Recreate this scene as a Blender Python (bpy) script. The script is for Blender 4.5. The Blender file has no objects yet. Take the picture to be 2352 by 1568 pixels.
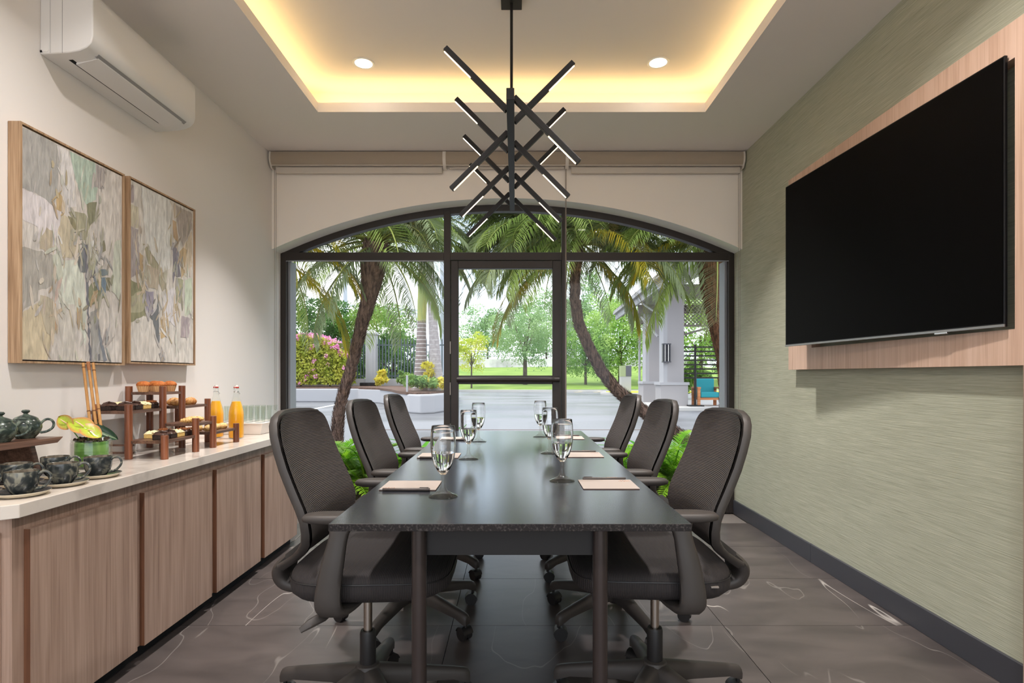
import bpy, bmesh, math, random
from mathutils import Vector, Matrix, Euler
PI = math.pi
scene = bpy.context.scene
COL = scene.collection

# ------------------------------------------------------------------ camera
F, CX, CY, CH = 1310.0, 1183.0, 861.0, 1.11          # focal length in px of a 2352 px frame, optical axis, eye height
cam_d = bpy.data.cameras.new('camera')
cam_d.sensor_fit = 'HORIZONTAL'; cam_d.sensor_width = 36.0
cam_d.lens = F / 2352.0 * 36.0
cam_d.shift_x = (1176.0 - CX) / 2352.0
cam_d.shift_y = (CY - 784.0) / 2352.0
cam_d.clip_start = 0.02; cam_d.clip_end = 600
cam = bpy.data.objects.new('camera', cam_d); COL.objects.link(cam)
cam.location = (0, 0, CH); cam.rotation_euler = (PI / 2, 0, 0)
scene.camera = cam

# ------------------------------------------------------------------ world: bright overcast sky with thin blue gaps
world = bpy.data.worlds.new('sky'); scene.world = world; world.use_nodes = True
wn = world.node_tree.nodes; wl = world.node_tree.links; wn.clear()
w_out = wn.new('ShaderNodeOutputWorld'); w_bg = wn.new('ShaderNodeBackground')
w_tc = wn.new('ShaderNodeTexCoord'); w_no = wn.new('ShaderNodeTexNoise'); w_ra = wn.new('ShaderNodeValToRGB')
w_no.inputs['Scale'].default_value = 3.2; w_no.inputs['Detail'].default_value = 5
w_ra.color_ramp.elements[0].position = 0.36; w_ra.color_ramp.elements[0].color = (0.58, 0.75, 0.97, 1)
w_ra.color_ramp.elements[1].position = 0.60; w_ra.color_ramp.elements[1].color = (0.98, 0.985, 1.0, 1)
wl.new(w_tc.outputs['Generated'], w_no.inputs['Vector']); wl.new(w_no.outputs['Fac'], w_ra.inputs['Fac'])
wl.new(w_ra.outputs['Color'], w_bg.inputs['Color']); wl.new(w_bg.outputs['Background'], w_out.inputs['Surface'])
w_bg.inputs['Strength'].default_value = 1.24

# ------------------------------------------------------------------ sun (veiled, high on the left of the building)
sun_d = bpy.data.lights.new('sun', 'SUN'); sun_d.energy = 1.1; sun_d.angle = math.radians(18); sun_d.color = (1.0, 0.96, 0.88)
sun = bpy.data.objects.new('sun', sun_d); COL.objects.link(sun)
sun.rotation_euler = Vector((0.35, 0.06, -1.0)).to_track_quat('-Z', 'Y').to_euler()

# ------------------------------------------------------------------ exposure
vs = scene.view_settings
vs.view_transform = 'Standard'; vs.look = 'None'; vs.exposure = 1.15; vs.gamma = 1.0; vs.use_curve_mapping = False
scene.cycles.use_denoising = True
scene.cycles.max_bounces = 10; scene.cycles.diffuse_bounces = 5; scene.cycles.glossy_bounces = 4
scene.cycles.transmission_bounces = 8; scene.cycles.transparent_max_bounces = 16
scene.cycles.sample_clamp_indirect = 6.0
scene.cycles.caustics_reflective = False; scene.cycles.caustics_refractive = False

DOWNLIGHT_W = 10.0
COVE_E = 5.4
LED_E = 6.0
# ------------------------------------------------------------------ helpers
def P(px, py, Y):
    """point at depth Y seen at photo pixel (px, py)"""
    return Vector(((px - CX) / F * Y, Y, CH - (py - CY) / F * Y))
def lin(r, g, b):
    f = lambda c: (c / 255 / 12.92) if c <= 10 else ((c / 255 + 0.055) / 1.055) ** 2.4
    return (f(r), f(g), f(b), 1.0)

def smooth_path(pts, k=5):
    pts = [Vector(p) for p in pts]; out = []
    for i in range(len(pts)-1):
        p0, p1, p2, p3 = pts[max(i-1,0)], pts[i], pts[i+1], pts[min(i+2, len(pts)-1)]
        for j in range(k):
            t = j/k; out.append(.5*((2*p1) + (p2-p0)*t + (2*p0-5*p1+4*p2-p3)*t*t + (3*p1-p0-3*p2+p3)*t**3))
    return out + [pts[-1]]
def smooth_rows(rows, k=4):
    out = []; n = len(rows[0])
    for i in range(len(rows)-1):
        p0, p1, p2, p3 = rows[max(i-1,0)], rows[i], rows[i+1], rows[min(i+2, len(rows)-1)]
        for j in range(k):
            t = j/k; out.append(tuple(.5*(2*p1[q] + (p2[q]-p0[q])*t + (2*p0[q]-5*p1[q]+4*p2[q]-p3[q])*t*t + (3*p1[q]-p0[q]-3*p2[q]+p3[q])*t**3) for q in range(n)))
    return out + [tuple(rows[-1])]
def smooth_vals(v, k=5):
    out = []
    for a, b in zip(v, v[1:]): out += [a+(b-a)*j/k for j in range(k)]
    return out + [v[-1]]

class MB:
    """collects faces; build() links them as one mesh object"""
    def __init__(s): s.v = []; s.f = []; s.m = []
    def add(s, verts, faces, mi=0):
        o = len(s.v); s.v += [tuple(v) for v in verts]
        for f in faces: s.f.append([o + i for i in f]); s.m.append(mi)
        return s
    def box(s, x0, x1, y0, y1, z0, z1, mi=0):
        v = [(x0,y0,z0),(x1,y0,z0),(x1,y1,z0),(x0,y1,z0),(x0,y0,z1),(x1,y0,z1),(x1,y1,z1),(x0,y1,z1)]
        return s.add(v, [(0,3,2,1),(4,5,6,7),(0,1,5,4),(1,2,6,5),(2,3,7,6),(3,0,4,7)], mi)
    def bar(s, p, q, w, h, up=(0,0,1), mi=0):
        """rectangular bar from p to q, w across, h along 'up'"""
        p, q = Vector(p), Vector(q); d = (q - p).normalized(); up = Vector(up)
        sd = d.cross(up)
        if sd.length < 1e-4: sd = d.cross(Vector((1,0,0)))
        sd.normalize(); u = sd.cross(d).normalized()
        a, b = sd * w / 2, u * h / 2
        v = [p-a-b, p+a-b, p+a+b, p-a+b, q-a-b, q+a-b, q+a+b, q-a+b]
        return s.add(v, [(0,1,2,3),(7,6,5,4),(0,4,5,1),(1,5,6,2),(2,6,7,3),(3,7,4,0)], mi)
    def tube(s, pts, rad, n=8, caps=True, mi=0, flat=None):
        """round tube along pts; rad number or list; flat=(a,b) scales across"""
        pts = [Vector(p) for p in pts]; k = len(pts)
        if not isinstance(rad, (list, tuple)): rad = [rad] * k
        o = len(s.v); prev = None
        for i, p in enumerate(pts):
            d = (pts[min(i+1,k-1)] - pts[max(i-1,0)]).normalized()
            if prev is None:
                a = d.orthogonal().normalized() if abs(d.y) > .9 or flat is None else d.cross(Vector((0,1,0))).normalized()
            else:
                a = (prev - d * prev.dot(d)).normalized()
            prev = a; b = d.cross(a)
            fa, fb = flat or (1, 1)
            for j in range(n):
                t = 2*PI*j/n
                s.v.append(tuple(p + a*math.cos(t)*rad[i]*fa + b*math.sin(t)*rad[i]*fb))
        for i in range(k-1):
            for j in range(n):
                s.f.append([o+i*n+j, o+i*n+(j+1)%n, o+(i+1)*n+(j+1)%n, o+(i+1)*n+j]); s.m.append(mi)
        if caps:
            s.f.append([o+j for j in range(n)][::-1]); s.m.append(mi)
            s.f.append([o+(k-1)*n+j for j in range(n)]); s.m.append(mi)
        return s
    def cyl(s, p, q, r0, r1=None, n=16, mi=0): return s.tube([p, q], [r0, r0 if r1 is None else r1], n, True, mi)
    def lathe(s, prof, n=24, c=(0,0,0), mi=0, squash=None):
        """prof: list of (r, z) from bottom to top, around z"""
        o = len(s.v); cx, cy, cz = c
        idx = []
        for r, z in prof:
            if r < 1e-6:
                idx.append([len(s.v)]); s.v.append((cx, cy, cz+z))
            else:
                row = []
                for j in range(n):
                    t = 2*PI*j/n; row.append(len(s.v)); s.v.append((cx+r*math.cos(t), cy+r*math.sin(t), cz+z))
                idx.append(row)
        for a, b in zip(idx, idx[1:]):
            for j in range(n):
                k = (j+1) % n
                if len(a) == 1 and len(b) == 1: continue
                if len(a) == 1: s.f.append([a[0], b[k], b[j]])
                elif len(b) == 1: s.f.append([a[j], a[k], b[0]])
                else: s.f.append([a[j], a[k], b[k], b[j]])
                s.m.append(mi)
        return s
    def prism(s, poly, axis, a, b, mi=0):
        """extrude 2D polygon; axis 'y': poly=(x,z); 'x': poly=(y,z); 'z': poly=(x,y)"""
        def to(p, t):
            return {'y': (p[0], t, p[1]), 'x': (t, p[0], p[1]), 'z': (p[0], p[1], t)}[axis]
        n = len(poly); v = [to(p, a) for p in poly] + [to(p, b) for p in poly]
        f = [list(range(n))[::-1], list(range(n, 2*n))] + [[i, (i+1)%n, n+(i+1)%n, n+i] for i in range(n)]
        return s.add(v, f, mi)
    def rings(s, rings, cap=True, mi=0, closed=True):
        o = len(s.v); n = len(rings[0])
        for r in rings: s.v += [tuple(p) for p in r]
        for i in range(len(rings)-1):
            for j in range(n if closed else n-1):
                k = (j+1) % n
                s.f.append([o+i*n+j, o+i*n+k, o+(i+1)*n+k, o+(i+1)*n+j]); s.m.append(mi)
        if cap and closed:
            s.f.append([o+j for j in range(n)][::-1]); s.m.append(mi)
            s.f.append([o+(len(rings)-1)*n+j for j in range(n)]); s.m.append(mi)
        return s
    def mesh(s, name, mats, smooth=True, angle=35):
        me = bpy.data.meshes.new(name); me.from_pydata(s.v, [], s.f)
        mats = mats if isinstance(mats, (list, tuple)) else [mats]
        for m in mats: me.materials.append(m)
        if len(mats) > 1: me.polygons.foreach_set('material_index', s.m)
        bm = bmesh.new(); bm.from_mesh(me)
        if len(bm.faces) < 20000: bmesh.ops.recalc_face_normals(bm, faces=bm.faces)
        bm.to_mesh(me); bm.free()
        if smooth:
            me.polygons.foreach_set('use_smooth', [True] * len(me.polygons))
            me.set_sharp_from_angle(angle=math.radians(angle))
        me.update(); return me
    def build(s, name, mats, parent=None, loc=(0,0,0), rot=(0,0,0), smooth=True, bevel=0, label=None, angle=35):
        return link(name, s.mesh(name, mats, smooth, angle), parent, loc, rot, bevel, label)

def link(name, me, parent=None, loc=(0,0,0), rot=(0,0,0), bevel=0, label=None):
    o = bpy.data.objects.new(name, me); COL.objects.link(o)
    o.location = loc; o.rotation_euler = rot
    if parent is not None: o.parent = parent
    if bevel:
        b = o.modifiers.new('bevel', 'BEVEL'); b.width = bevel; b.segments = 2; b.limit_method = 'ANGLE'; b.angle_limit = math.radians(40)
    if label: o['label'] = label
    return o
def tag(o, label, cat, group=None, kind=None):
    o['label'] = label
    if cat: o['category'] = cat
    if group: o['group'] = group
    if kind: o['kind'] = kind
    return o
def thing(name, label, cat, loc=(0,0,0), rot=(0,0,0), group=None, kind=None):
    o = bpy.data.objects.new(name, None); COL.objects.link(o); o.empty_display_size = .05
    o.location = loc; o.rotation_euler = rot
    return tag(o, label, cat, group, kind)
def struct(o, label=None):
    o['kind'] = 'structure'
    if label: o['label'] = label
    return o
def copy_tree(o, parent=None):
    c = o.copy(); COL.objects.link(c); c.parent = parent
    for ch in list(o.children): copy_tree(ch, c)
    return c
def kids(o, name): return [c for c in o.children if c.name.split('.')[0] == name]

# ------------------------------------------------------------------ materials
def mat(name, col, rough=.5, metal=0, spec=.5, noise=None, bump=None, emit=None, trans=0, ior=1.45, coat=0, rough2=None):
    """noise=(scale|(sx,sy,sz), colour2, lo, hi[, detail]); bump=(scale|(..), strength, distance)"""
    m = bpy.data.materials.new(name); m.use_nodes = True
    nt = m.node_tree; b = nt.nodes['Principled BSDF']; L = nt.links.new
    b.inputs['Base Color'].default_value = col; b.inputs['Roughness'].default_value = rough
    b.inputs['Metallic'].default_value = metal; b.inputs['Specular IOR Level'].default_value = spec
    b.inputs['Transmission Weight'].default_value = trans; b.inputs['IOR'].default_value = ior
    b.inputs['Coat Weight'].default_value = coat
    def coords(sc):
        tc = nt.nodes.new('ShaderNodeTexCoord'); mp = nt.nodes.new('ShaderNodeMapping')
        sc = sc if isinstance(sc, tuple) else (sc, sc, sc)
        mp.inputs['Scale'].default_value = sc; L(tc.outputs['Object'], mp.inputs['Vector']); return mp.outputs['Vector']
    if noise:
        n = nt.nodes.new('ShaderNodeTexNoise'); n.inputs['Scale'].default_value = 1
        n.inputs['Detail'].default_value = noise[4] if len(noise) > 4 else 6
        L(coords(noise[0]), n.inputs['Vector'])
        r = nt.nodes.new('ShaderNodeValToRGB'); e = r.color_ramp.elements
        e[0].position = noise[2]; e[0].color = col; e[1].position = noise[3]; e[1].color = noise[1]
        L(n.outputs['Fac'], r.inputs['Fac']); L(r.outputs['Color'], b.inputs['Base Color'])
        if rough2 is not None:
            mr = nt.nodes.new('ShaderNodeMapRange'); mr.inputs['To Min'].default_value = rough; mr.inputs['To Max'].default_value = rough2
            mr.inputs['From Min'].default_value = noise[2]; mr.inputs['From Max'].default_value = noise[3]
            L(n.outputs['Fac'], mr.inputs['Value']); L(mr.outputs['Result'], b.inputs['Roughness'])
    if bump:
        n = nt.nodes.new('ShaderNodeTexNoise'); n.inputs['Scale'].default_value = 1; n.inputs['Detail'].default_value = 4
        L(coords(bump[0]), n.inputs['Vector'])
        bp = nt.nodes.new('ShaderNodeBump'); bp.inputs['Strength'].default_value = bump[1]; bp.inputs['Distance'].default_value = bump[2]
        L(n.outputs['Fac'], bp.inputs['Height']); L(bp.outputs['Normal'], b.inputs['Normal'])
    if emit:
        b.inputs['Emission Color'].default_value = emit[0]; b.inputs['Emission Strength'].default_value = emit[1]
    return m
def wood(name, c1, c2, c3, grain, rough=.45, scale=1.0):
    """grain: axis index the fibres run along"""
    m = bpy.data.materials.new(name); m.use_nodes = True
    nt = m.node_tree; b = nt.nodes['Principled BSDF']; L = nt.links.new; b.inputs['Roughness'].default_value = rough
    tc = nt.nodes.new('ShaderNodeTexCoord'); mp = nt.nodes.new('ShaderNodeMapping')
    sc = [26*scale]*3; sc[grain] = 1.2*scale; mp.inputs['Scale'].default_value = sc
    L(tc.outputs['Object'], mp.inputs['Vector'])
    n1 = nt.nodes.new('ShaderNodeTexNoise'); n1.inputs['Scale'].default_value = 1; n1.inputs['Detail'].default_value = 5; n1.inputs['Distortion'].default_value = .7
    mp2 = nt.nodes.new('ShaderNodeMapping'); sc2 = [150*scale]*3; sc2[grain] = 3*scale; mp2.inputs['Scale'].default_value = sc2
    L(tc.outputs['Object'], mp2.inputs['Vector'])
    n2 = nt.nodes.new('ShaderNodeTexNoise'); n2.inputs['Scale'].default_value = 1; n2.inputs['Detail'].default_value = 3
    L(mp.outputs['Vector'], n1.inputs['Vector']); L(mp2.outputs['Vector'], n2.inputs['Vector'])
    mx = nt.nodes.new('ShaderNodeMath'); mx.operation = 'MULTIPLY_ADD'; mx.inputs[1].default_value = .45
    L(n2.outputs['Fac'], mx.inputs[0])
    ms = nt.nodes.new('ShaderNodeMath'); ms.operation = 'MULTIPLY'; ms.inputs[1].default_value = .55
    L(n1.outputs['Fac'], ms.inputs[0]); L(ms.outputs[0], mx.inputs[2])
    r = nt.nodes.new('ShaderNodeValToRGB'); e = r.color_ramp.elements
    e[0].position = .36; e[0].color = c1; e[1].position = .64; e[1].color = c3
    k = e.new(.5); k.color = c2
    L(mx.outputs[0], r.inputs['Fac']); L(r.outputs['Color'], b.inputs['Base Color'])
    bp = nt.nodes.new('ShaderNodeBump'); bp.inputs['Strength'].default_value = .15; bp.inputs['Distance'].default_value = .001
    L(n2.outputs['Fac'], bp.inputs['Height']); L(bp.outputs['Normal'], b.inputs['Normal'])
    return m
def thin_glass(name, tint=(1,1,1,1), rough=0.0, edge=.7, base=.035):
    """clear sheet glass: lets straight light through, mirrors by angle"""
    m = bpy.data.materials.new(name); m.use_nodes = True; nt = m.node_tree; nt.nodes.clear(); L = nt.links.new
    o = nt.nodes.new('ShaderNodeOutputMaterial'); mx = nt.nodes.new('ShaderNodeMixShader')
    t = nt.nodes.new('ShaderNodeBsdfTransparent'); t.inputs['Color'].default_value = tint
    g = nt.nodes.new('ShaderNodeBsdfGlossy'); g.inputs['Roughness'].default_value = rough
    lw = nt.nodes.new('ShaderNodeLayerWeight'); pw = nt.nodes.new('ShaderNodeMath'); pw.operation = 'POWER'; pw.inputs[1].default_value = 4.0; L(lw.outputs['Facing'], pw.inputs[0])
    ma = nt.nodes.new('ShaderNodeMath'); ma.operation = 'MULTIPLY_ADD'; ma.inputs[1].default_value = edge; ma.inputs[2].default_value = base; L(pw.outputs[0], ma.inputs[0])
    L(ma.outputs[0], mx.inputs['Fac']); L(t.outputs[0], mx.inputs[1]); L(g.outputs[0], mx.inputs[2]); L(mx.outputs[0], o.inputs['Surface'])
    return m
def stripes(name, c1, c2, axis, freq, rough=.6, bump=.3):
    """fine woven ribs across the given axis"""
    m = bpy.data.materials.new(name); m.use_nodes = True; nt = m.node_tree; b = nt.nodes['Principled BSDF']; L = nt.links.new
    b.inputs['Roughness'].default_value = rough
    tc = nt.nodes.new('ShaderNodeTexCoord'); sp = nt.nodes.new('ShaderNodeSeparateXYZ'); L(tc.outputs['Object'], sp.inputs[0])
    mu = nt.nodes.new('ShaderNodeMath'); mu.operation = 'MULTIPLY'; mu.inputs[1].default_value = freq * 2 * PI
    L(sp.outputs[axis], mu.inputs[0])
    sn = nt.nodes.new('ShaderNodeMath'); sn.operation = 'SINE'; L(mu.outputs[0], sn.inputs[0])
    mr = nt.nodes.new('ShaderNodeMapRange'); mr.inputs['From Min'].default_value = -.6; mr.inputs['From Max'].default_value = .9
    L(sn.outputs[0], mr.inputs['Value'])
    r = nt.nodes.new('ShaderNodeMix'); r.data_type = 'RGBA'; r.inputs[6].default_value = c1; r.inputs[7].default_value = c2
    L(mr.outputs[0], r.inputs[0]); L(r.outputs[2], b.inputs['Base Color'])
    bp = nt.nodes.new('ShaderNodeBump'); bp.inputs['Strength'].default_value = bump; bp.inputs['Distance'].default_value = .002
    L(sn.outputs[0], bp.inputs['Height']); L(bp.outputs['Normal'], b.inputs['Normal'])
    return m
def vcol(name, rough=.6, nscale=(40,40,40), namt=.35, bump=.4, dist=.002, trans=0.0):
    """colour from the mesh's own paint attribute, broken up by a fine noise"""
    m = bpy.data.materials.new(name); m.use_nodes = True; nt = m.node_tree; b = nt.nodes['Principled BSDF']; L = nt.links.new
    b.inputs['Roughness'].default_value = rough
    a = nt.nodes.new('ShaderNodeAttribute'); a.attribute_name = 'paint'
    tc = nt.nodes.new('ShaderNodeTexCoord'); mp = nt.nodes.new('ShaderNodeMapping'); mp.inputs['Scale'].default_value = nscale
    n = nt.nodes.new('ShaderNodeTexNoise'); n.inputs['Scale'].default_value = 1; n.inputs['Detail'].default_value = 6; n.inputs['Distortion'].default_value = .6
    L(tc.outputs['Object'], mp.inputs['Vector']); L(mp.outputs['Vector'], n.inputs['Vector'])
    mr = nt.nodes.new('ShaderNodeMapRange'); mr.inputs['From Min'].default_value = .3; mr.inputs['From Max'].default_value = .7
    mr.inputs['To Min'].default_value = 1-namt; mr.inputs['To Max'].default_value = 1+namt*.5; L(n.outputs['Fac'], mr.inputs['Value'])
    vm = nt.nodes.new('ShaderNodeVectorMath'); vm.operation = 'SCALE'; L(a.outputs['Color'], vm.inputs[0]); L(mr.outputs[0], vm.inputs['Scale'])
    L(vm.outputs[0], b.inputs['Base Color'])
    if bump:
        bp = nt.nodes.new('ShaderNodeBump'); bp.inputs['Strength'].default_value = bump; bp.inputs['Distance'].default_value = dist
        L(n.outputs['Fac'], bp.inputs['Height']); L(bp.outputs['Normal'], b.inputs['Normal'])
    return m
def paint_attr(me, cols):
    """one colour per face"""
    at = me.color_attributes.new('paint', 'FLOAT_COLOR', 'CORNER')
    buf = []
    for p, c in zip(me.polygons, cols): buf += list(c) * p.loop_total
    at.data.foreach_set('color', buf)

M = {}
M['wall'] = mat('wall_paint', lin(233,228,224), .85, bump=(90, .05, .001))
M['ceil'] = mat('ceiling_paint', lin(235,228,224), .9)
M['bulk'] = mat('bulkhead_paint', lin(244,236,227), .85, bump=(90, .05, .001))
M['soffit'] = mat('white_reveal_paint', lin(240,240,240), .85)
M['ext_wall'] = mat('exterior_render', lin(206,206,208), .9, bump=(60, .1, .002))
M['alu'] = mat('dark_bronze_aluminium', lin(52,46,43), .42, .2)
M['alu_grey'] = mat('weathered_grey_bead', lin(150,152,158), .5, .2)
M['black'] = mat('black_metal', lin(28,26,26), .45, .3)
M['pane'] = thin_glass('window_glass', edge=.5, base=.010)
M['chrome'] = mat('brushed_chrome', lin(190,180,170), .22, 1)
M['steel'] = mat('pale_steel', lin(200,200,200), .3, 1)
M['plastic'] = mat('dark_brown_plastic', lin(60,55,52), .5, bump=(400, .06, .001))
M['plastic2'] = mat('black_plastic', lin(36,34,34), .45)
M['mesh'] = stripes('chair_back_mesh', lin(28,24,24), lin(84,75,72), 2, 205, .65, .4)
M['seatfab'] = stripes('chair_seat_fabric', lin(28,24,24), lin(50,43,42), 0, 210, .8, .3)
M['table'] = mat('dark_stone_tabletop', lin(33,35,41), .20, 0, .5, noise=(60, lin(46,48,54), .35, .7), bump=(260, .05, .0005), ior=2.0)
M['table_edge'] = mat('dark_stone_edge', lin(36,33,33), .75, 0, .2, noise=(180, lin(76,71,69), .5, .75))
M['legmetal'] = mat('dark_brown_lacquered_steel', lin(58,50,48), .28, .35)
M['apron'] = mat('dark_apron_board', lin(24,21,21), .6)
M['ac'] = mat('white_plastic', lin(226,224,222), .42)
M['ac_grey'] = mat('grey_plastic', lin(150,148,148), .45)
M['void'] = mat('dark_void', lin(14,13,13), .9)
M['blind'] = mat('blind_fabric_beige', lin(164,150,134), .9, bump=((400,400,60), .2, .001))
M['hem'] = mat('blind_hem_cream', lin(206,197,186), .7)
M['bracket'] = mat('bracket_cream', lin(214,206,196), .5)
M['chain'] = mat('bead_chain', lin(150,140,132), .4, .3)
M['cab'] = wood('pinkish_walnut_veneer', lin(138,112,98), lin(160,134,118), lin(174,148,132), 2)
M['panelw'] = wood('light_oak_veneer', lin(190,154,132), lin(206,172,150), lin(216,184,164), 2)
M['cab_edge'] = wood('dark_walnut_edge', lin(84,54,38), lin(104,68,48), lin(118,80,58), 2)
M['stand'] = wood('red_walnut', lin(78,40,24), lin(116,66,42), lin(146,90,60), 2, .4)
M['shelfw'] = wood('walnut_shelf', lin(66,44,34), lin(98,70,56), lin(124,92,76), 1, .35)
M['frame'] = wood('oak_frame', lin(132,102,74), lin(170,138,106), lin(190,160,128), 2, .5, 2)
M['quartz'] = mat('cream_quartz', lin(208,199,189), .16, 0, .5, noise=(9, lin(188,179,170), .52, .66, 9))
M['green_wall'] = None
# ------------------------------------------------------------------ special surface materials
def grasscloth():
    m = bpy.data.materials.new('green_grasscloth'); m.use_nodes = True; nt = m.node_tree; b = nt.nodes['Principled BSDF']; L = nt.links.new
    b.inputs['Roughness'].default_value = .75; b.inputs['Specular IOR Level'].default_value = .3
    tc = nt.nodes.new('ShaderNodeTexCoord'); res = []
    for sc, det in (((8, 9, 520), 3), ((3, 5, 260), 3)):
        mp = nt.nodes.new('ShaderNodeMapping'); mp.inputs['Scale'].default_value = sc; L(tc.outputs['Object'], mp.inputs['Vector'])
        n = nt.nodes.new('ShaderNodeTexNoise'); n.inputs['Scale'].default_value = 1; n.inputs['Detail'].default_value = det
        L(mp.outputs['Vector'], n.inputs['Vector']); res.append(n)
    ad = nt.nodes.new('ShaderNodeMath'); ad.operation = 'ADD'; L(res[0].outputs['Fac'], ad.inputs[0]); L(res[1].outputs['Fac'], ad.inputs[1])
    r = nt.nodes.new('ShaderNodeValToRGB'); e = r.color_ramp.elements
    hf = nt.nodes.new('ShaderNodeMath'); hf.operation = 'MULTIPLY'; hf.inputs[1].default_value = .5; L(ad.outputs[0], hf.inputs[0])
    e[0].position = .30; e[0].color = lin(150,150,130); e[1].position = .70; e[1].color = lin(192,192,172)
    k = e.new(.5); k.color = lin(173,174,154)
    L(hf.outputs[0], r.inputs['Fac']); L(r.outputs['Color'], b.inputs['Base Color'])
    bp = nt.nodes.new('ShaderNodeBump'); bp.inputs['Strength'].default_value = .35; bp.inputs['Distance'].default_value = .002
    L(ad.outputs[0], bp.inputs['Height']); L(bp.outputs['Normal'], b.inputs['Normal'])
    return m
def marble():
    m = bpy.data.materials.new('brown_grey_marble_tile'); m.use_nodes = True; nt = m.node_tree; b = nt.nodes['Principled BSDF']; L = nt.links.new
    geo = nt.nodes.new('ShaderNodeNewGeometry'); oi = nt.nodes.new('ShaderNodeObjectInfo')
    sc = nt.nodes.new('ShaderNodeVectorMath'); sc.operation = 'SCALE'; sc.inputs['Scale'].default_value = 2.37; L(oi.outputs['Location'], sc.inputs[0])
    av = nt.nodes.new('ShaderNodeVectorMath'); av.operation = 'ADD'; L(geo.outputs['Position'], av.inputs[0]); L(sc.outputs[0], av.inputs[1])
    def noise(scale, detail, dist=0, vec=None):
        n = nt.nodes.new('ShaderNodeTexNoise'); n.inputs['Scale'].default_value = scale; n.inputs['Detail'].default_value = detail; n.inputs['Distortion'].default_value = dist
        L(vec or av.outputs[0], n.inputs['Vector']); return n.outputs['Fac']
    def math_(op, a, bb, clamp=False):
        n = nt.nodes.new('ShaderNodeMath'); n.operation = op; n.use_clamp = clamp
        for i, x in enumerate((a, bb)):
            if x is None: continue
            if isinstance(x, (int, float)): n.inputs[i].default_value = x
            else: L(x, n.inputs[i])
        return n.outputs[0]
    base = nt.nodes.new('ShaderNodeValToRGB'); e = base.color_ramp.elements
    e[0].position = .3; e[0].color = lin(66,60,58); e[1].position = .7; e[1].color = lin(88,80,77)
    mpb = nt.nodes.new('ShaderNodeMapping'); mpb.inputs['Scale'].default_value = (1, 2.2, 1); mpb.inputs['Rotation'].default_value = (0, 0, .35); L(av.outputs[0], mpb.inputs['Vector'])
    L(noise(3.2, 9, .5, mpb.outputs['Vector']), base.inputs['Fac'])
    mp = nt.nodes.new('ShaderNodeMapping'); mp.inputs['Rotation'].default_value = (0, 0, .95); mp.inputs['Scale'].default_value = (1.3, .22, 1); L(av.outputs[0], mp.inputs['Vector'])
    v = noise(2.2, 2.2, .0, mp.outputs['Vector'])
    line = math_('SUBTRACT', 1.0, math_('MULTIPLY', math_('ABSOLUTE', math_('SUBTRACT', v, .5), None), 300.0), True)
    mask = math_('MULTIPLY', math_('SUBTRACT', noise(1.3, 2), .55), 9.0, True)
    vein = math_('MULTIPLY', math_('MULTIPLY', line, mask, True), .75)
    mp3 = nt.nodes.new('ShaderNodeMapping'); mp3.inputs['Rotation'].default_value = (0, 0, -.5); mp3.inputs['Scale'].default_value = (1.0, .3, 1); L(av.outputs[0], mp3.inputs['Vector'])
    v2 = noise(1.9, 3, .1, mp3.outputs['Vector'])
    line2 = math_('MULTIPLY', math_('SUBTRACT', 1.0, math_('MULTIPLY', math_('ABSOLUTE', math_('SUBTRACT', v2, .52), None), 520.0), True), .2)
    allv = math_('MAXIMUM', vein, line2)
    mx = nt.nodes.new('ShaderNodeMix'); mx.data_type = 'RGBA'; L(allv, mx.inputs[0]); L(base.outputs['Color'], mx.inputs[6]); mx.inputs[7].default_value = lin(205,198,190)
    L(mx.outputs[2], b.inputs['Base Color'])
    b.inputs['Roughness'].default_value = .36
    return m
M['green_wall'] = grasscloth(); M['tile'] = marble()
M['grout'] = mat('grout', lin(120,112,106), .9)
M['base'] = mat('dark_grey_aluminium_skirting', lin(72,72,78), .42, .3)
M['cove'] = mat('warm_led_strip', lin(255,220,150), .5, emit=((1.0, .73, .30, 1), COVE_E))
M['lamp'] = mat('downlight_diffuser', lin(255,250,240), .5, emit=((1.0, .93, .82, 1), 9.0))
M['led'] = mat('warm_led_bar', lin(255,240,220), .5, emit=((1.0, .74, .44, 1), LED_E))

XL, XR, ZC = -1.888, 1.765, 2.82
YB, YW, YO, YN = 4.43, 4.61, 4.80, -1.4       # bulkhead face, glazing line, outer face, open near end
ZU = 3.02                                      # tray ceiling

# ------------------------------------------------------------------ floor: slab with single tiles
fl = struct(MB().box(XL-.1, XR+.1, YN, YO, -.12, -.010).build('floor', M['grout'], smooth=False), 'dark brown-grey marble tile floor with white veins')
tx = [-.28 + 1.203*k for k in range(-2, 3)]; ty = [2.529 + .5825*k for k in range(-9, 4)]
for i in range(len(tx)-1):
    for j in range(len(ty)-1):
        x0, x1 = max(tx[i], XL), min(tx[i+1], XR); y0, y1 = max(ty[j], YN), min(ty[j+1], YO-.14)
        if x1-x0 < .03 or y1-y0 < .03: continue
        g = .0014
        MB().box(x0-(x0+x1)/2+g, x1-(x0+x1)/2-g, y0-(y0+y1)/2+g, y1-(y0+y1)/2-g, -.01, 0).build('tile', M['tile'], fl, ((x0+x1)/2, (y0+y1)/2, 0), smooth=False)

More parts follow.
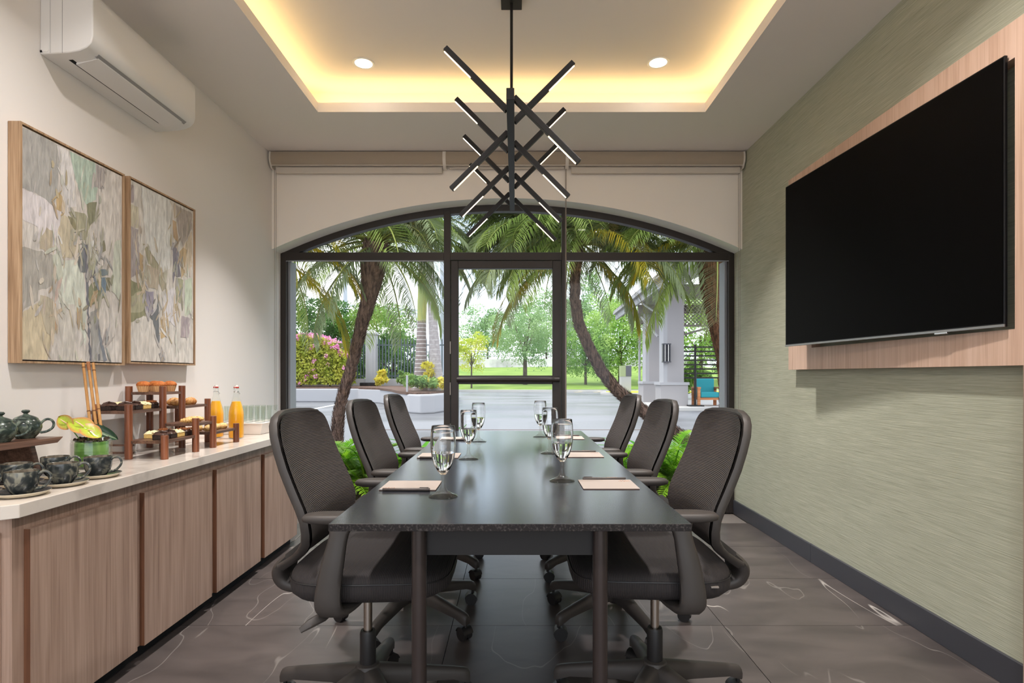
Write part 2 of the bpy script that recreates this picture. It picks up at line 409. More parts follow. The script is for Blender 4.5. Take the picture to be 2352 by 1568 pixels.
# ------------------------------------------------------------------ walls
struct(MB().box(XL-.25, XL, YN, YO, -.12, 3.25).build('wall_left', M['wall'], smooth=False), 'white painted wall')
struct(MB().box(XR, XR+.25, YN, YO, -.12, 3.25).build('wall_right', M['green_wall'], smooth=False), 'wall papered in sage green grasscloth')
XC = (XL+XR)/2; HW = (XR-XL)/2; SPR, APX = 2.087, 2.483
RA = (HW**2 + (APX-SPR)**2) / (2*(APX-SPR)); ZA = APX - RA
def arch(x, off=0.0): return ZA + math.sqrt(max((RA-off)**2 - (x-XC)**2, 0))
NA = 40
poly = [(XL, 3.25)] + [(XL+(XR-XL)*i/NA, arch(XL+(XR-XL)*i/NA)) for i in range(NA+1)] + [(XR, 3.25)]
bw = MB().prism(poly, 'y', YB, YO); bw.m = [0 if i < 2 else 1 for i in range(len(bw.f))]
struct(bw.build('wall_back', [M['bulk'], M['soffit']], angle=25), 'cream bulkhead with a shallow arch over the window')
# low sill outside / threshold
struct(MB().box(XL, XR, YW+.05, YO, -.12, .05).build('window_sill', M['ext_wall'], smooth=False), 'pale concrete sill under the glazing')

# ------------------------------------------------------------------ ceiling with recessed tray and light cove
TX0, TX1, TY0, TY1 = -1.2826, 1.237, -.5, 3.709
LIP, BK = .062, .16
ce = MB()
ce.box(XL, TX0, YN, YB, ZC, ZC+LIP); ce.box(TX1, XR, YN, YB, ZC, ZC+LIP)
ce.box(TX0, TX1, TY1, YB, ZC, ZC+LIP); ce.box(TX0, TX1, YN, TY0, ZC, ZC+LIP)
ceil = struct(ce.build('ceiling', M['ceil'], smooth=False), 'plain ceiling with a recessed lit tray')
up = MB()
up.box(TX0-BK-.03, TX1+BK+.03, TY0-BK-.03, TY1+BK+.03, ZU, ZU+.06)
up.box(TX0-BK-.03, TX0-BK, TY0-BK, TY1+BK, ZC+LIP, ZU); up.box(TX1+BK, TX1+BK+.03, TY0-BK, TY1+BK, ZC+LIP, ZU)
up.box(TX0-BK, TX1+BK, TY1+BK, TY1+BK+.03, ZC+LIP, ZU); up.box(TX0-BK, TX1+BK, TY0-BK-.03, TY0-BK, ZC+LIP, ZU)
up.build('tray_ceiling', M['ceil'], ceil, smooth=False)
zs0, zs1, o0, o1 = ZC+LIP, ZC+LIP+.012, .055, .075
for a in ((TX0-o1, TX0-o0, TY0-o1, TY1+o1), (TX1+o0, TX1+o1, TY0-o1, TY1+o1), (TX0, TX1, TY1+o0, TY1+o1), (TX0, TX1, TY0-o1, TY0-o0)):
    MB().box(a[0], a[1], a[2], a[3], zs0, zs1).build('led_strip', M['cove'], ceil, smooth=False, label='warm yellow cove light strip')

# skirting
for y0, y1 in ((YN, 1.07), (1.072, 3.38), (3.382, YW-.03)):
    o = struct(MB().box(XR-.014, XR, y0, y1, 0, .108).build('baseboard_right', M['base'], smooth=False, bevel=.002), 'dark grey metal skirting under the green wall')
struct(MB().box(XR-.05, XR, 1.55, 1.925, 0, 1.143).build('trim_1', M['cab'], smooth=False), 'brown wooden jamb at the near end of the green wall')

# ------------------------------------------------------------------ glazing
JW = .045; Y0, Y1 = YW-.02, YW+.05
ML = (-.5736, -.521); MR = (.3765, .4117); TZ0, TZ1 = 2.035, 2.097
win = thing('window_1', 'dark framed arched glazing wall looking onto palms and a drive', None, (0, YW, 0), kind='structure')
def wb(name, m, mt=None, bevel=.002, **k):
    return m.build(name, mt or M['alu'], win, (0, -YW, 0), bevel=bevel, smooth=False, **k)
wb('jamb', MB().box(XL, XL+JW, Y0, Y1, 0, SPR+.01)); wb('jamb', MB().box(XR-JW, XR, Y0, Y1, 0, SPR+.01))
wb('mullion', MB().box(ML[0], ML[1], Y0, Y1, 0, arch(ML[0])-.02)); wb('mullion', MB().box(MR[0], MR[1], Y0, Y1, 0, arch(MR[1])-.02))
for a, b in ((XL+JW, ML[0]), (ML[1], MR[0]), (MR[1], XR-JW)):
    wb('transom', MB().box(a, b, Y0, Y1, TZ0, TZ1))
    if b - a > 1: wb('bottom_rail', MB().box(a, b, Y0, Y1, 0, .07))
n = 44; pts = [XL+.0+(XR-XL)*i/n for i in range(n+1)]
pol = [(x, arch(x)) for x in pts] + [(x, max(arch(x)-.052, TZ1-.03)) for x in reversed(pts)]
wb('arched_head', MB().prism(pol, 'y', Y0+.004, Y1-.004), bevel=0)
def arched_pane(x0, x1):
    xs = [x0+(x1-x0)*i/16 for i in range(17)]
    return MB().prism([(x0, TZ1-.01)] + [(x, max(arch(x)-.04, TZ1-.01)) for x in xs if arch(x)-.04 > TZ1] + [(x1, TZ1-.01)], 'y', YW+.012, YW+.018)
for a, b in ((XL+.12, ML[0]), (ML[1], MR[0]), (MR[1], XR-.12)): wb('pane', arched_pane(a, b), M['pane'], 0)
wb('pane', MB().box(XL+JW, ML[0], YW+.012, YW+.018, .07, TZ0), M['pane'], 0); wb('pane', MB().box(MR[1], XR-JW, YW+.012, YW+.018, .07, TZ0), M['pane'], 0)
for x0, x1 in ((XL+JW, XL+JW+.02), (XR-JW-.02, XR-JW)): wb('glazing_bead', MB().box(x0, x1, YW+.02, YO-.05, .07, TZ0), M['alu_grey'])
wb('glazing_bead', MB().box(XL+JW, ML[0], Y0-.003, Y0, TZ0-.012, TZ0-.004), M['alu_grey']); wb('glazing_bead', MB().box(MR[1], XR-JW, Y0-.003, Y0, TZ0-.012, TZ0-.004), M['alu_grey'])
# door leaf
DL, DR = ML[1]+.004, MR[0]-.004
door = thing('door_1', 'dark framed glass door with a push bar between the side windows', None, (0, YW, 0), kind='structure')
def db(name, m, mt=None, bevel=.003): return m.build(name, mt or M['alu'], door, (0, -YW, 0), bevel=bevel, smooth=False)
SL, SR = -.4575, .3026
db('stile', MB().box(DL, SL, Y0+.004, Y1-.01, .012, TZ0-.004)); db('stile', MB().box(SR, DR, Y0+.004, Y1-.01, .012, TZ0-.004))
db('top_rail', MB().box(SL, SR, Y0+.004, Y1-.01, 1.969, TZ0-.004)); db('bottom_rail', MB().box(SL, SR, Y0+.004, Y1-.01, .012, .17))
db('middle_rail', MB().box(SL, SR, Y0+.008, Y1-.01, 1.036, 1.1065))
db('push_bar', MB().tube([(SL-.01, Y0-.02, 1.076), (SR+.055, Y0-.02, 1.076)], .027, 14, flat=(.8, 1)))
db('pane', MB().box(SL, SR, YW+.012, YW+.018, 1.1065, 1.969), M['pane'], 0); db('pane', MB().box(SL, SR, YW+.012, YW+.018, .17, 1.036), M['pane'], 0)
for z in (.62, .95, 1.28): db('hinge', MB().cyl((DL-.003, Y0-.004, z), (DL-.003, Y0-.004, z+.1), .005, n=8), M['steel'], 0)

# ------------------------------------------------------------------ downlights
for x, y, nm in ((-.928, 3.495, 'round white downlight left of the black pendant, above the far end'), (.875, 3.487, 'round white downlight right of the black pendant, above the far end'),
                 (-.92, 1.75, 'added out-of-view fill light over the sideboard side of the tray'), (.88, 1.75, 'added out-of-view fill light over the screen side of the tray'),  # this pair and the next are out of view, added as fill light
                 (-.92, .1, 'added out-of-view fill light at the near end, sideboard side'), (.88, .1, 'added out-of-view fill light at the near end, screen side')):
    t = thing('downlight', nm, 'downlight', (x, y, ZU), group='recessed downlights in the tray')
    MB().lathe([(.052, .004), (.052, -.003), (.063, -.005), (.067, -.002), (.067, .004)], 28).build('trim_ring', M['ac'], t)
    MB().lathe([(0, -.0015), (.052, -.0015)], 28).build('diffuser', M['lamp'], t)
    ld = bpy.data.lights.new('downlight_lamp', 'AREA'); ld.shape = 'DISK'; ld.size = .104; ld.energy = DOWNLIGHT_W; ld.color = (1.0, .955, .93); ld.spread = math.radians(80 if y > 3 else 128)
    lo = bpy.data.objects.new('downlight_lamp', ld); COL.objects.link(lo); lo.parent = t; lo.location = (0, 0, -.012)
# ------------------------------------------------------------------ meeting table
TT = .75; TXa, TXb, TYa, TYb = -.4516, .4274, 1.379, 3.684
tb = thing('meeting_table', 'long dark stone-topped meeting table on round legs', 'table', ((TXa+TXb)/2, (TYa+TYb)/2, 0))
tc_ = (-(TXa+TXb)/2, -(TYa+TYb)/2, 0)
tm_ = MB().box(TXa, TXb, TYa, TYb, TT-.018, TT); tm_.m = [1,0,1,1,1,1]; tm_.build('tabletop', [M['table'], M['table_edge']], tb, tc_, smooth=False, bevel=.0012)
for x in (-.2446, .217):
    for y in (1.455, 3.6): MB().cyl((x, y, 0.0), (x, y, TT-.018), .019, n=20).build('leg', M['legmetal'], tb, tc_)
MB().box(-.2446, .217, 1.465, 1.485, .648, TT-.018).build('apron', M['apron'], tb, tc_, smooth=False)
MB().box(-.2446, .217, 3.57, 3.59, .648, TT-.018).build('apron', M['apron'], tb, tc_, smooth=False)
MB().box(-.255, -.234, 1.475, 3.58, .648, TT-.018).build('apron', M['apron'], tb, tc_, smooth=False)
MB().box(.207, .228, 1.475, 3.58, .648, TT-.018).build('apron', M['apron'], tb, tc_, smooth=False)

# ------------------------------------------------------------------ task chairs (facing +x, column at the origin)
PROF = [(.990,-.246,.120),(.982,-.245,.165),(.965,-.243,.190),(.935,-.237,.204),(.89,-.224,.210),(.84,-.207,.214),(.78,-.181,.219),(.73,-.158,.222),
        (.69,-.144,.222),(.655,-.141,.217),(.62,-.148,.200),(.59,-.166,.168),(.56,-.192,.128),(.535,-.220,.098),(.512,-.250,.085)]
def back_pt(i, u, off=0.0):
    z, x, w = PROF[i]
    return (x + .034*abs(u)**2.2*min(1, w/.2) + off, u*w, z)
def make_chair():
    c = thing('task_chair', 'dark brown mesh-back task chair', 'chair')
    nu = 12
    m = MB(); rows = []
    for i in range(len(PROF)): rows.append([back_pt(i, (-1+2*j/nu)*1.03, .004) for j in range(nu+1)])
    rows2 = [[(p[0]-.006, p[1], p[2]) for p in r] for r in rows]
    m.rings(rows, closed=False); m.rings([r[::-1] for r in rows2], closed=False)
    bk = m.build('backrest', M['mesh'], c, angle=80)
    sub = bk.modifiers.new('smooth', 'SUBSURF'); sub.levels = 1; sub.render_levels = 1
    path = [back_pt(i, -1, -.006) for i in range(len(PROF)-1, -1, -1)]
    top = [(-.247, -.06, .993), (-.248, 0, .994), (-.247, .06, .993)]
    path = path + top + [back_pt(i, 1, -.006) for i in range(len(PROF))]
    n = len(path); rad = [.015]*n
    f = MB(); ring = []
    for i, p in enumerate(path):
        p = Vector(p); d = (Vector(path[min(i+1,n-1)]) - Vector(path[max(i-1,0)])).normalized()
        back = Vector((-1, 0, -.18)).normalized(); back = (back - d*back.dot(d)).normalized(); out = d.cross(back)
        if out.dot(Vector((0, p.y, p.z-.75))) < 0: out = -out
        ring.append([p + back*a*.022 + out*b*.0065 for a, b in ((-.15,1),(.25,1.3),(.8,1.2),(1,.4),(1,-.6),(.75,-1.4),(.2,-1.8),(-.15,-1.2))])
    f.rings(ring); fr = f.build('back_frame', M['plastic'], c, angle=60)
    # J-shaped back carrier going under the seat
    j = MB(); sec = [((-.228,.545),.092,.012),((-.252,.520),.080,.016),((-.268,.494),.070,.019),((-.266,.466),.062,.019),((-.244,.446),.058,.018),((-.19,.436),.055,.015),((-.05,.432),.05,.014)]
    rr = []
    sec = [((r[0], r[1]), r[2], r[3]) for r in smooth_rows([(p[0], p[1], w, t) for p, w, t in sec])]
    for k, ((x, z), w, t) in enumerate(sec):
        a = sec[max(k-1,0)][0]; b = sec[min(k+1,len(sec)-1)][0]; d = Vector((b[0]-a[0], 0, b[1]-a[1])).normalized(); nn = Vector((d.z, 0, -d.x))
        rr.append([Vector((x, y*w, z)) + nn*s*t for y, s in ((-1,-.5),(-.85,-1),(.85,-1),(1,-.5),(1,.5),(.85,1),(-.85,1),(-1,.5))])
    j.rings(rr).build('back_carrier', M['plastic'], c, angle=50)
    # seat
    def ring(z, s, dx=0, front=0):
        out = []
        for k in range(36):
            t = 2*PI*k/36; e = .52
            cx, sy = math.copysign(abs(math.cos(t))**e, math.cos(t)), math.copysign(abs(math.sin(t))**e, math.sin(t))
            x = .043 + dx + .240*s*cx; y = (.252 - .012*cx)*s*sy
            out.append((x, y, z - (front*max(0, cx)**3)))
        return out
    st = MB().rings([ring(.458,.80,0,.0), ring(.466,.93,0,.004), ring(.482,.99,0,.010), ring(.500,1.0,0,.012), ring(.520,.995,0,.014), ring(.533,.975,0,.016), ring(.543,.92,0,.018), ring(.548,.75,0,.016), ring(.546,.45,0,.008), ring(.544,.12)])
    so = st.build('seat', M['seatfab'], c, angle=80)
    sm = ring(.5205, 1.0, 0, .014); MB().tube(sm+[sm[0]], .0022, 5, False).build('seam', M['plastic2'], so)
    MB().box(-.120, -.098, .246, .2535, .506, .510).build('tag', M['chain'], so)
    MB().rings([ring(.446,.70), ring(.452,.80), ring(.460,.84)]).build('seat_pan', M['plastic2'], c, angle=60)
    MB().box(-.11, .11, -.055, .055, .395, .447).build('tilt_mechanism', M['plastic2'], c, smooth=False, bevel=.01)
    MB().cyl((.095, 0, .385), (.095, 0, .447), .03, .034, 18).build('tension_knob', M['plastic2'], c)
    MB().tube([(-.02,-.05,.43), (-.04,-.17,.438), (-.06,-.26,.436), (-.085,-.285,.428), (-.11,-.292,.412)], [.008,.008,.011,.010,.006], 8, flat=(.6,1.3)).build('lever', M['plastic'], c)
    # arms
    for s in (-1, 1):
        rr = []
        for (x, y, z, w, t, hor) in smooth_rows(((.0,.10,.446,.035,.010,1),(-.01,.20,.446,.036,.011,1),(-.025,.262,.450,.036,.014,.7),(-.036,.283,.470,.036,.015,.25),(-.035,.287,.52,.034,.014,0),(-.022,.285,.60,.030,.013,0),(-.008,.278,.67,.026,.012,0),(0,.270,.70,.040,.014,0)), 3):
            hor = min(1, max(0, hor)); nn = Vector((0, 1-hor, -hor)).normalized()
            rr.append([Vector((x + a*w, y, z)) + nn*b*t for a, b in ((-1,-.4),(-.7,-1),(.7,-1),(1,-.4),(1,.4),(.7,1),(-.7,1),(-1,.4))])
        rr = [[Vector((p.x, p.y*s, p.z)) for p in r] for r in rr]
        a = MB().rings(rr).build('armrest', M['plastic'], c, angle=50)
        pr = []
        for z, k in ((.701,.84),(.706,.98),(.716,1.0),(.722,.95),(.725,.80)):
            r = []
            for q in range(24):
                t = 2*PI*q/24; cx, sy = math.copysign(abs(math.cos(t))**.5, math.cos(t)), math.copysign(abs(math.sin(t))**.6, math.sin(t))
                r.append((.008 + .122*k*cx, s*.262 + .037*k*sy, z))
            pr.append(r)
        MB().rings(pr).build('arm_pad', M['plastic'], a, angle=60)
    # gas lift
    MB().cyl((0,0,.27), (0,0,.41), .0138, n=20).build('gas_lift', M['chrome'], c)
    MB().lathe([(.0,.150),(.0235,.150),(.0255,.155),(.0255,.276),(.023,.284),(.015,.284)], 24).build('column_sleeve', M['plastic2'], c)
    # five-star base
    hub = MB().lathe([(0,.085),(.022,.085),(.034,.10),(.046,.130),(.044,.160),(.036,.176),(.028,.180),(.0,.180)], 24).build('star_base', M['plastic'], c)
    rr = []
    for r, zt, zb, w in ((.02,.174,.105,.036),(.06,.168,.108,.030),(.12,.156,.106,.024),(.20,.139,.096,.021),(.28,.122,.086,.019),(.315,.114,.072,.018),(.331,.108,.066,.016),(.337,.098,.068,.013)):
        rr.append([(r, a*w, zb + (zt-zb)*b) for a, b in ((-1,0),(-1.05,.55),(-.75,.9),(-.3,1),(.3,1),(.75,.9),(1.05,.55),(1,0))])
    arm_me = MB().rings(rr).mesh('base_arm', M['plastic'], True, 50)
    w = MB()
    for y in (-.021, .006): w.cyl((.0,y,.0275), (.0,y+.015,.0275), .0275, n=20)
    hood = [(.030*math.cos(t), .0275+.030*math.sin(t)) for t in [math.radians(-20+ k*15) for k in range(15)]]
    w.prism(hood + [(-.012, .03), (.012, .02)], 'y', -.006, .006)
    hood2 = [(.0305*math.cos(t), .0275+.0305*math.sin(t)) for t in [math.radians(10 + k*14) for k in range(12)]]
    hood3 = [(.0265*math.cos(t), .0275+.0265*math.sin(t)) for t in [math.radians(10 + k*14) for k in range(11,-1,-1)]]
    w.prism(hood2 + hood3, 'y', -.024, .024)
    w.cyl((.008,0,.045), (.008,0,.078), .007, n=10)
    caster_me = w.mesh('caster', M['plastic2'], True, 40)
    rnd = random.Random(4)
    for k in range(5):
        a = 2*PI*k/5
        link('base_arm', arm_me, hub, rot=(0,0,a))
        link('caster', caster_me, hub, (.318*math.cos(a), .318*math.sin(a), 0), (0,0,a+rnd.uniform(-.9,.9)))
    return c
chair0 = make_chair()
chair_spots = [(-.477,1.85,0,18,'mesh-back task chair nearest the sideboard teacups, left of the table'), (-.470,2.58,0,180,'middle mesh-back task chair on the sideboard side of the table'),
               (-.473,3.28,0,180,'far mesh-back task chair on the sideboard side, close to the glazing'),
               (.458,1.87,PI,198,'near mesh-back task chair on the television side of the table'), (.448,2.58,PI,180,'middle mesh-back task chair on the television side of the table'),
               (.440,3.255,PI,180,'far mesh-back task chair on the television side, close to the glazing')]
chairs = []
for i, (x, y, rz, star, lab) in enumerate(chair_spots):
    o = chair0 if i == 0 else copy_tree(chair0)
    chairs.append((o, x, y, rz, star, lab))
for o, x, y, rz, star, lab in chairs:
    o.location = (x, y, 0); o.rotation_euler = (0, 0, rz); tag(o, lab, 'chair', 'task chairs around the meeting table')
    kids(o, 'star_base')[0].rotation_euler = (0, 0, math.radians(star))

# ------------------------------------------------------------------ sideboard
KX, KF, KE, KE2 = -1.435, -1.455, 1.649, 3.80
ZQ = .74
sb = thing('sideboard', 'long pinkish walnut sideboard with flat doors under the white worktop', 'sideboard', (-1.67, (KE+KE2)/2, 0))
sc_ = (1.67, -(KE+KE2)/2, 0)
MB().box(XL+.002, KF, KE, KE2, .062, ZQ-.041).build('carcass', M['cab'], sb, sc_, smooth=False)
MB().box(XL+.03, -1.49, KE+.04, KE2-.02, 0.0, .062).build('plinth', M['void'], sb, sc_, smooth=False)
for a, b in ((1.689,2.168),(2.209,2.701),(2.744,3.219),(3.269,3.755)):
    dm = MB().box(KF, KX, a, b, .062, .654); dm.m = [0, 0, 1, 0, 1, 0]; dm.build('door', [M['cab'], M['cab_edge']], sb, sc_, smooth=False, bevel=.0008)
MB().box(XL+.01, KF-.03, KE-.014, KE, .062, .654).build('end_panel', M['cab'], sb, sc_, smooth=False, bevel=.0015)
q = MB().prism([(XL, 1.608), (-1.450, 1.608), (-1.42, 1.634), (-1.42, KE2+.03), (XL, KE2+.03)], 'z', ZQ-.040, ZQ)
tag(q.build('worktop', M['quartz'], smooth=False, bevel=.002), 'cream speckled quartz worktop along the whole sideboard', 'worktop')

# ------------------------------------------------------------------ television and its wooden wall panel
PX = 1.715
pn = thing('wall_panel', 'light oak wall panel framing the television', 'wall panel', (PX, 2.6, 1.143))
po = (-PX, -2.6, -1.143); PY0, PY1, OY0, OY1, OZ0, OZ1 = 1.40, 3.577, 1.957, 3.30, 1.268, 2.20
MB().box(PX, XR, PY0, PY1, 1.143, OZ0).build('bottom_board', M['panelw'], pn, po, smooth=False)
MB().box(PX, XR, PY0, PY1, OZ1, 2.328).build('top_board', M['panelw'], pn, po, smooth=False)
MB().box(PX, XR, PY0, OY0, OZ0, OZ1).build('side_board', M['panelw'], pn, po, smooth=False)
MB().box(PX, XR, OY1, PY1, OZ0, OZ1).build('side_board', M['panelw'], pn, po, smooth=False)
M['screen'] = mat('black_screen', lin(5,4,4), .5, 0, .06)
M['bezel'] = mat('dark_bezel', lin(24,24,26), .35, .5)
A = Vector((1.598, 3.37, 0)); B = Vector((1.698, 1.978, 0)); W_ = (B-A).length
ang = math.atan2((B-A).y, (B-A).x)
tv = thing('television', 'large black flat television hung on the oak panel', 'television', (A.x, A.y, 1.277), (0,0,ang))
H_ = .942
MB().box(0, W_, 0, .012, 0, H_).build('panel', M['bezel'], tv, smooth=False, bevel=.002)      # local +y points to the wall
MB().box(.006, W_-.006, -.0015, .002, .014, H_-.006).build('screen', M['screen'], tv, smooth=False)
MB().box(.0, W_, -.003, .003, 0, .010).build('bottom_trim', mat('silver_trim', lin(150,148,146), .35, .8), tv, smooth=False, bevel=.001)
MB().box(W_-.30, W_-.24, -.004, .004, -.007, .002).build('sensor_tab', M['steel'], tv, smooth=False, bevel=.002)
MB().box(.10, W_-.05, .012, .030, .06, H_-.10).build('rear_housing', M['plastic2'], tv, smooth=False, bevel=.008)
MB().box(.35, W_-.45, .030, .055, .25, .65).build('wall_mount', M['black'], tv, smooth=False)

# ------------------------------------------------------------------ air conditioner
AY0, AY1 = 2.267, 2.998
ac = thing('air_conditioner', 'white split air conditioner high on the white wall', 'air conditioner', (XL, (AY0+AY1)/2, 2.385))
ao = (0, -(AY0+AY1)/2, -2.385)
prof = [(0,2.385),(.115,2.392),(.155,2.400),(.183,2.412),(.202,2.432),(.209,2.458),(.209,2.60),(.204,2.628),(.185,2.648),(.15,2.655),(0,2.655)]
MB().prism(prof, 'y', AY0, AY1).build('casing', M['ac'], ac, ao, bevel=.004, angle=40)
def acb(name, m, mt, **k): return m.build(name, mt, ac, ao, smooth=False, **k)
acb('outlet_slot', MB().add([(.075,AY0+.05,2.3885),(.092,AY0+.05,2.3895),(.092,AY1-.10,2.3895),(.075,AY1-.10,2.3885),(.075,AY0+.05,2.3935),(.092,AY0+.05,2.3945),(.092,AY1-.10,2.3945),(.075,AY1-.10,2.3935)],
    [(0,1,2,3),(4,7,6,5),(0,4,5,1),(1,5,6,2),(2,6,7,3),(3,7,4,0)]), M['void'])
acb('air_vane', MB().prism([(.088,2.3815),(.178,2.4045),(.180,2.4085),(.09,2.391)], 'y', AY0+.07, AY1-.07), M['ac'], bevel=.002)
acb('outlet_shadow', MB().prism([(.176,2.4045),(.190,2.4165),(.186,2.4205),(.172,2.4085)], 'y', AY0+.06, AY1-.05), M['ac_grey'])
acb('side_seam', MB().box(.088,.0895,AY0-.0006,AY0+.001,2.39,2.655), M['ac_grey'])
acb('side_seam', MB().box(.040,.041,AY0-.0006,AY0+.001,2.39,2.655), M['ac_grey'])
acb('pipe_knockout', MB().prism([(.004,2.395),(.030,2.395),(.036,2.401),(.036,2.430),(.030,2.436),(.004,2.436)], 'y', AY0-.0015, AY0+.001), M['ac'])
acb('pipe_notch', MB().box(.001,.009,AY0-.002,AY0+.002,2.392,2.400), M['void'])

# ------------------------------------------------------------------ pendant lamp
pl = thing('pendant_lamp', 'black linear pendant with crossed bars and warm light strips over the table', 'pendant lamp', (-.018, 2.88, ZU))
lo_ = (.018, -2.88, -ZU)
BX, BZ = -.018, 2.178
MB().box(BX-.053, BX+.053, 2.827, 2.933, ZU-.035, ZU).build('canopy', M['black'], pl, lo_, smooth=False, bevel=.002)
MB().cyl((BX, 2.88, BZ), (BX, 2.88, ZU-.03), .0075, n=12).build('rod', M['black'], pl, lo_)
MB().box(BX-.0155, BX+.0155, 2.165, 3.63, BZ-.0225, BZ+.0225).build('beam', M['black'], pl, lo_, smooth=False, bevel=.002)
dirs = {'A': (-1, 1), 'B': (-1, -1), 'C': (1, -1), 'D': (1, 1)}
for k, ch in enumerate('CADBCADBCADBCA'):
    y = 2.21 + .106*k; sx, sz = dirs[ch]; d = Vector((sx, 0, sz)).normalized(); st_ = Vector((BX + sx*.014, y, BZ + .006))
    p0 = st_ ; p1 = st_ + d*.355
    a = MB().bar(p0, p1, .022, .024, (0,1,0)).build('light_bar', M['black'], pl, lo_, smooth=False, bevel=.0015)
    dn = Vector((-d.z, 0, d.x)); dn = dn if dn.z < 0 else -dn
    q0, q1 = p0 + d*.20 + dn*.0112, p1 - d*.006 + dn*.0112
    MB().bar(q0, q1, .0035, .0065, (0,1,0)).build('light_strip', M['led'], a, (0,0,0), smooth=False, label='warm white light strip')

# ------------------------------------------------------------------ roller blinds
for k, (x0, x1, lab) in enumerate(((-1.872,-.540,'beige roller blind cassette beside the white wall'), (-.540,.3976,'beige roller blind cassette above the glass door'), (.3976,1.752,'beige roller blind cassette beside the green wall'))):
    t = thing('roller_blind', lab, 'roller blind', ((x0+x1)/2, YB, 2.71), group='roller blinds under the ceiling')
    o_ = (-(x0+x1)/2, -YB, -2.71)
    pr = [(YB, 2.812),(YB-.085,2.812),(YB-.092,2.79),(YB-.093,2.76),(YB-.088,2.735),(YB-.072,2.7135),(YB-.06,2.7135),(YB-.06,2.74),(YB,2.74)]
    MB().prism(pr, 'x', x0+.012, x1-.012).build('cassette', M['blind'], t, o_, angle=50)
    MB().box(x0+.012, x1-.012, YB-.078, YB-.070, 2.709, 2.714).build('lip', M['hem'], t, o_, smooth=False)
    for a in (x0, x1-.012):
        e = [(p[0]-(.004 if p[0] < YB-.05 else 0), p[1]) for p in pr[:6]] + [(YB-.060,2.695),(YB-.03,2.69),(YB,2.70)]
        MB().prism(e, 'x', a, a+.012).build('end_bracket', M['bracket'], t, o_, angle=50)
    MB().box(x0+.035, x1-.02, YB-.052, YB-.030, 2.66 if k != 1 else 2.695, 2.706).build('hem_bar', M['hem'], t, o_, smooth=False, bevel=.004)
    xs, ze = ((x0+.022, x0+.034), .85) if k == 0 else (((x1-.034, x1-.022), .85) if k == 2 else ((x1-.010, x1-.004), .60))
    ch = MB().tube([(xs[0], YB-.045, 2.70), (xs[0], YB-.045, ze), ((xs[0]+xs[1])/2, YB-.045, ze-.01), (xs[1], YB-.045, ze), (xs[1], YB-.045, 2.70)], .0017 if k != 1 else .0024, 6, False)
    ch.build('pull_chain', M['chain'], t, o_)
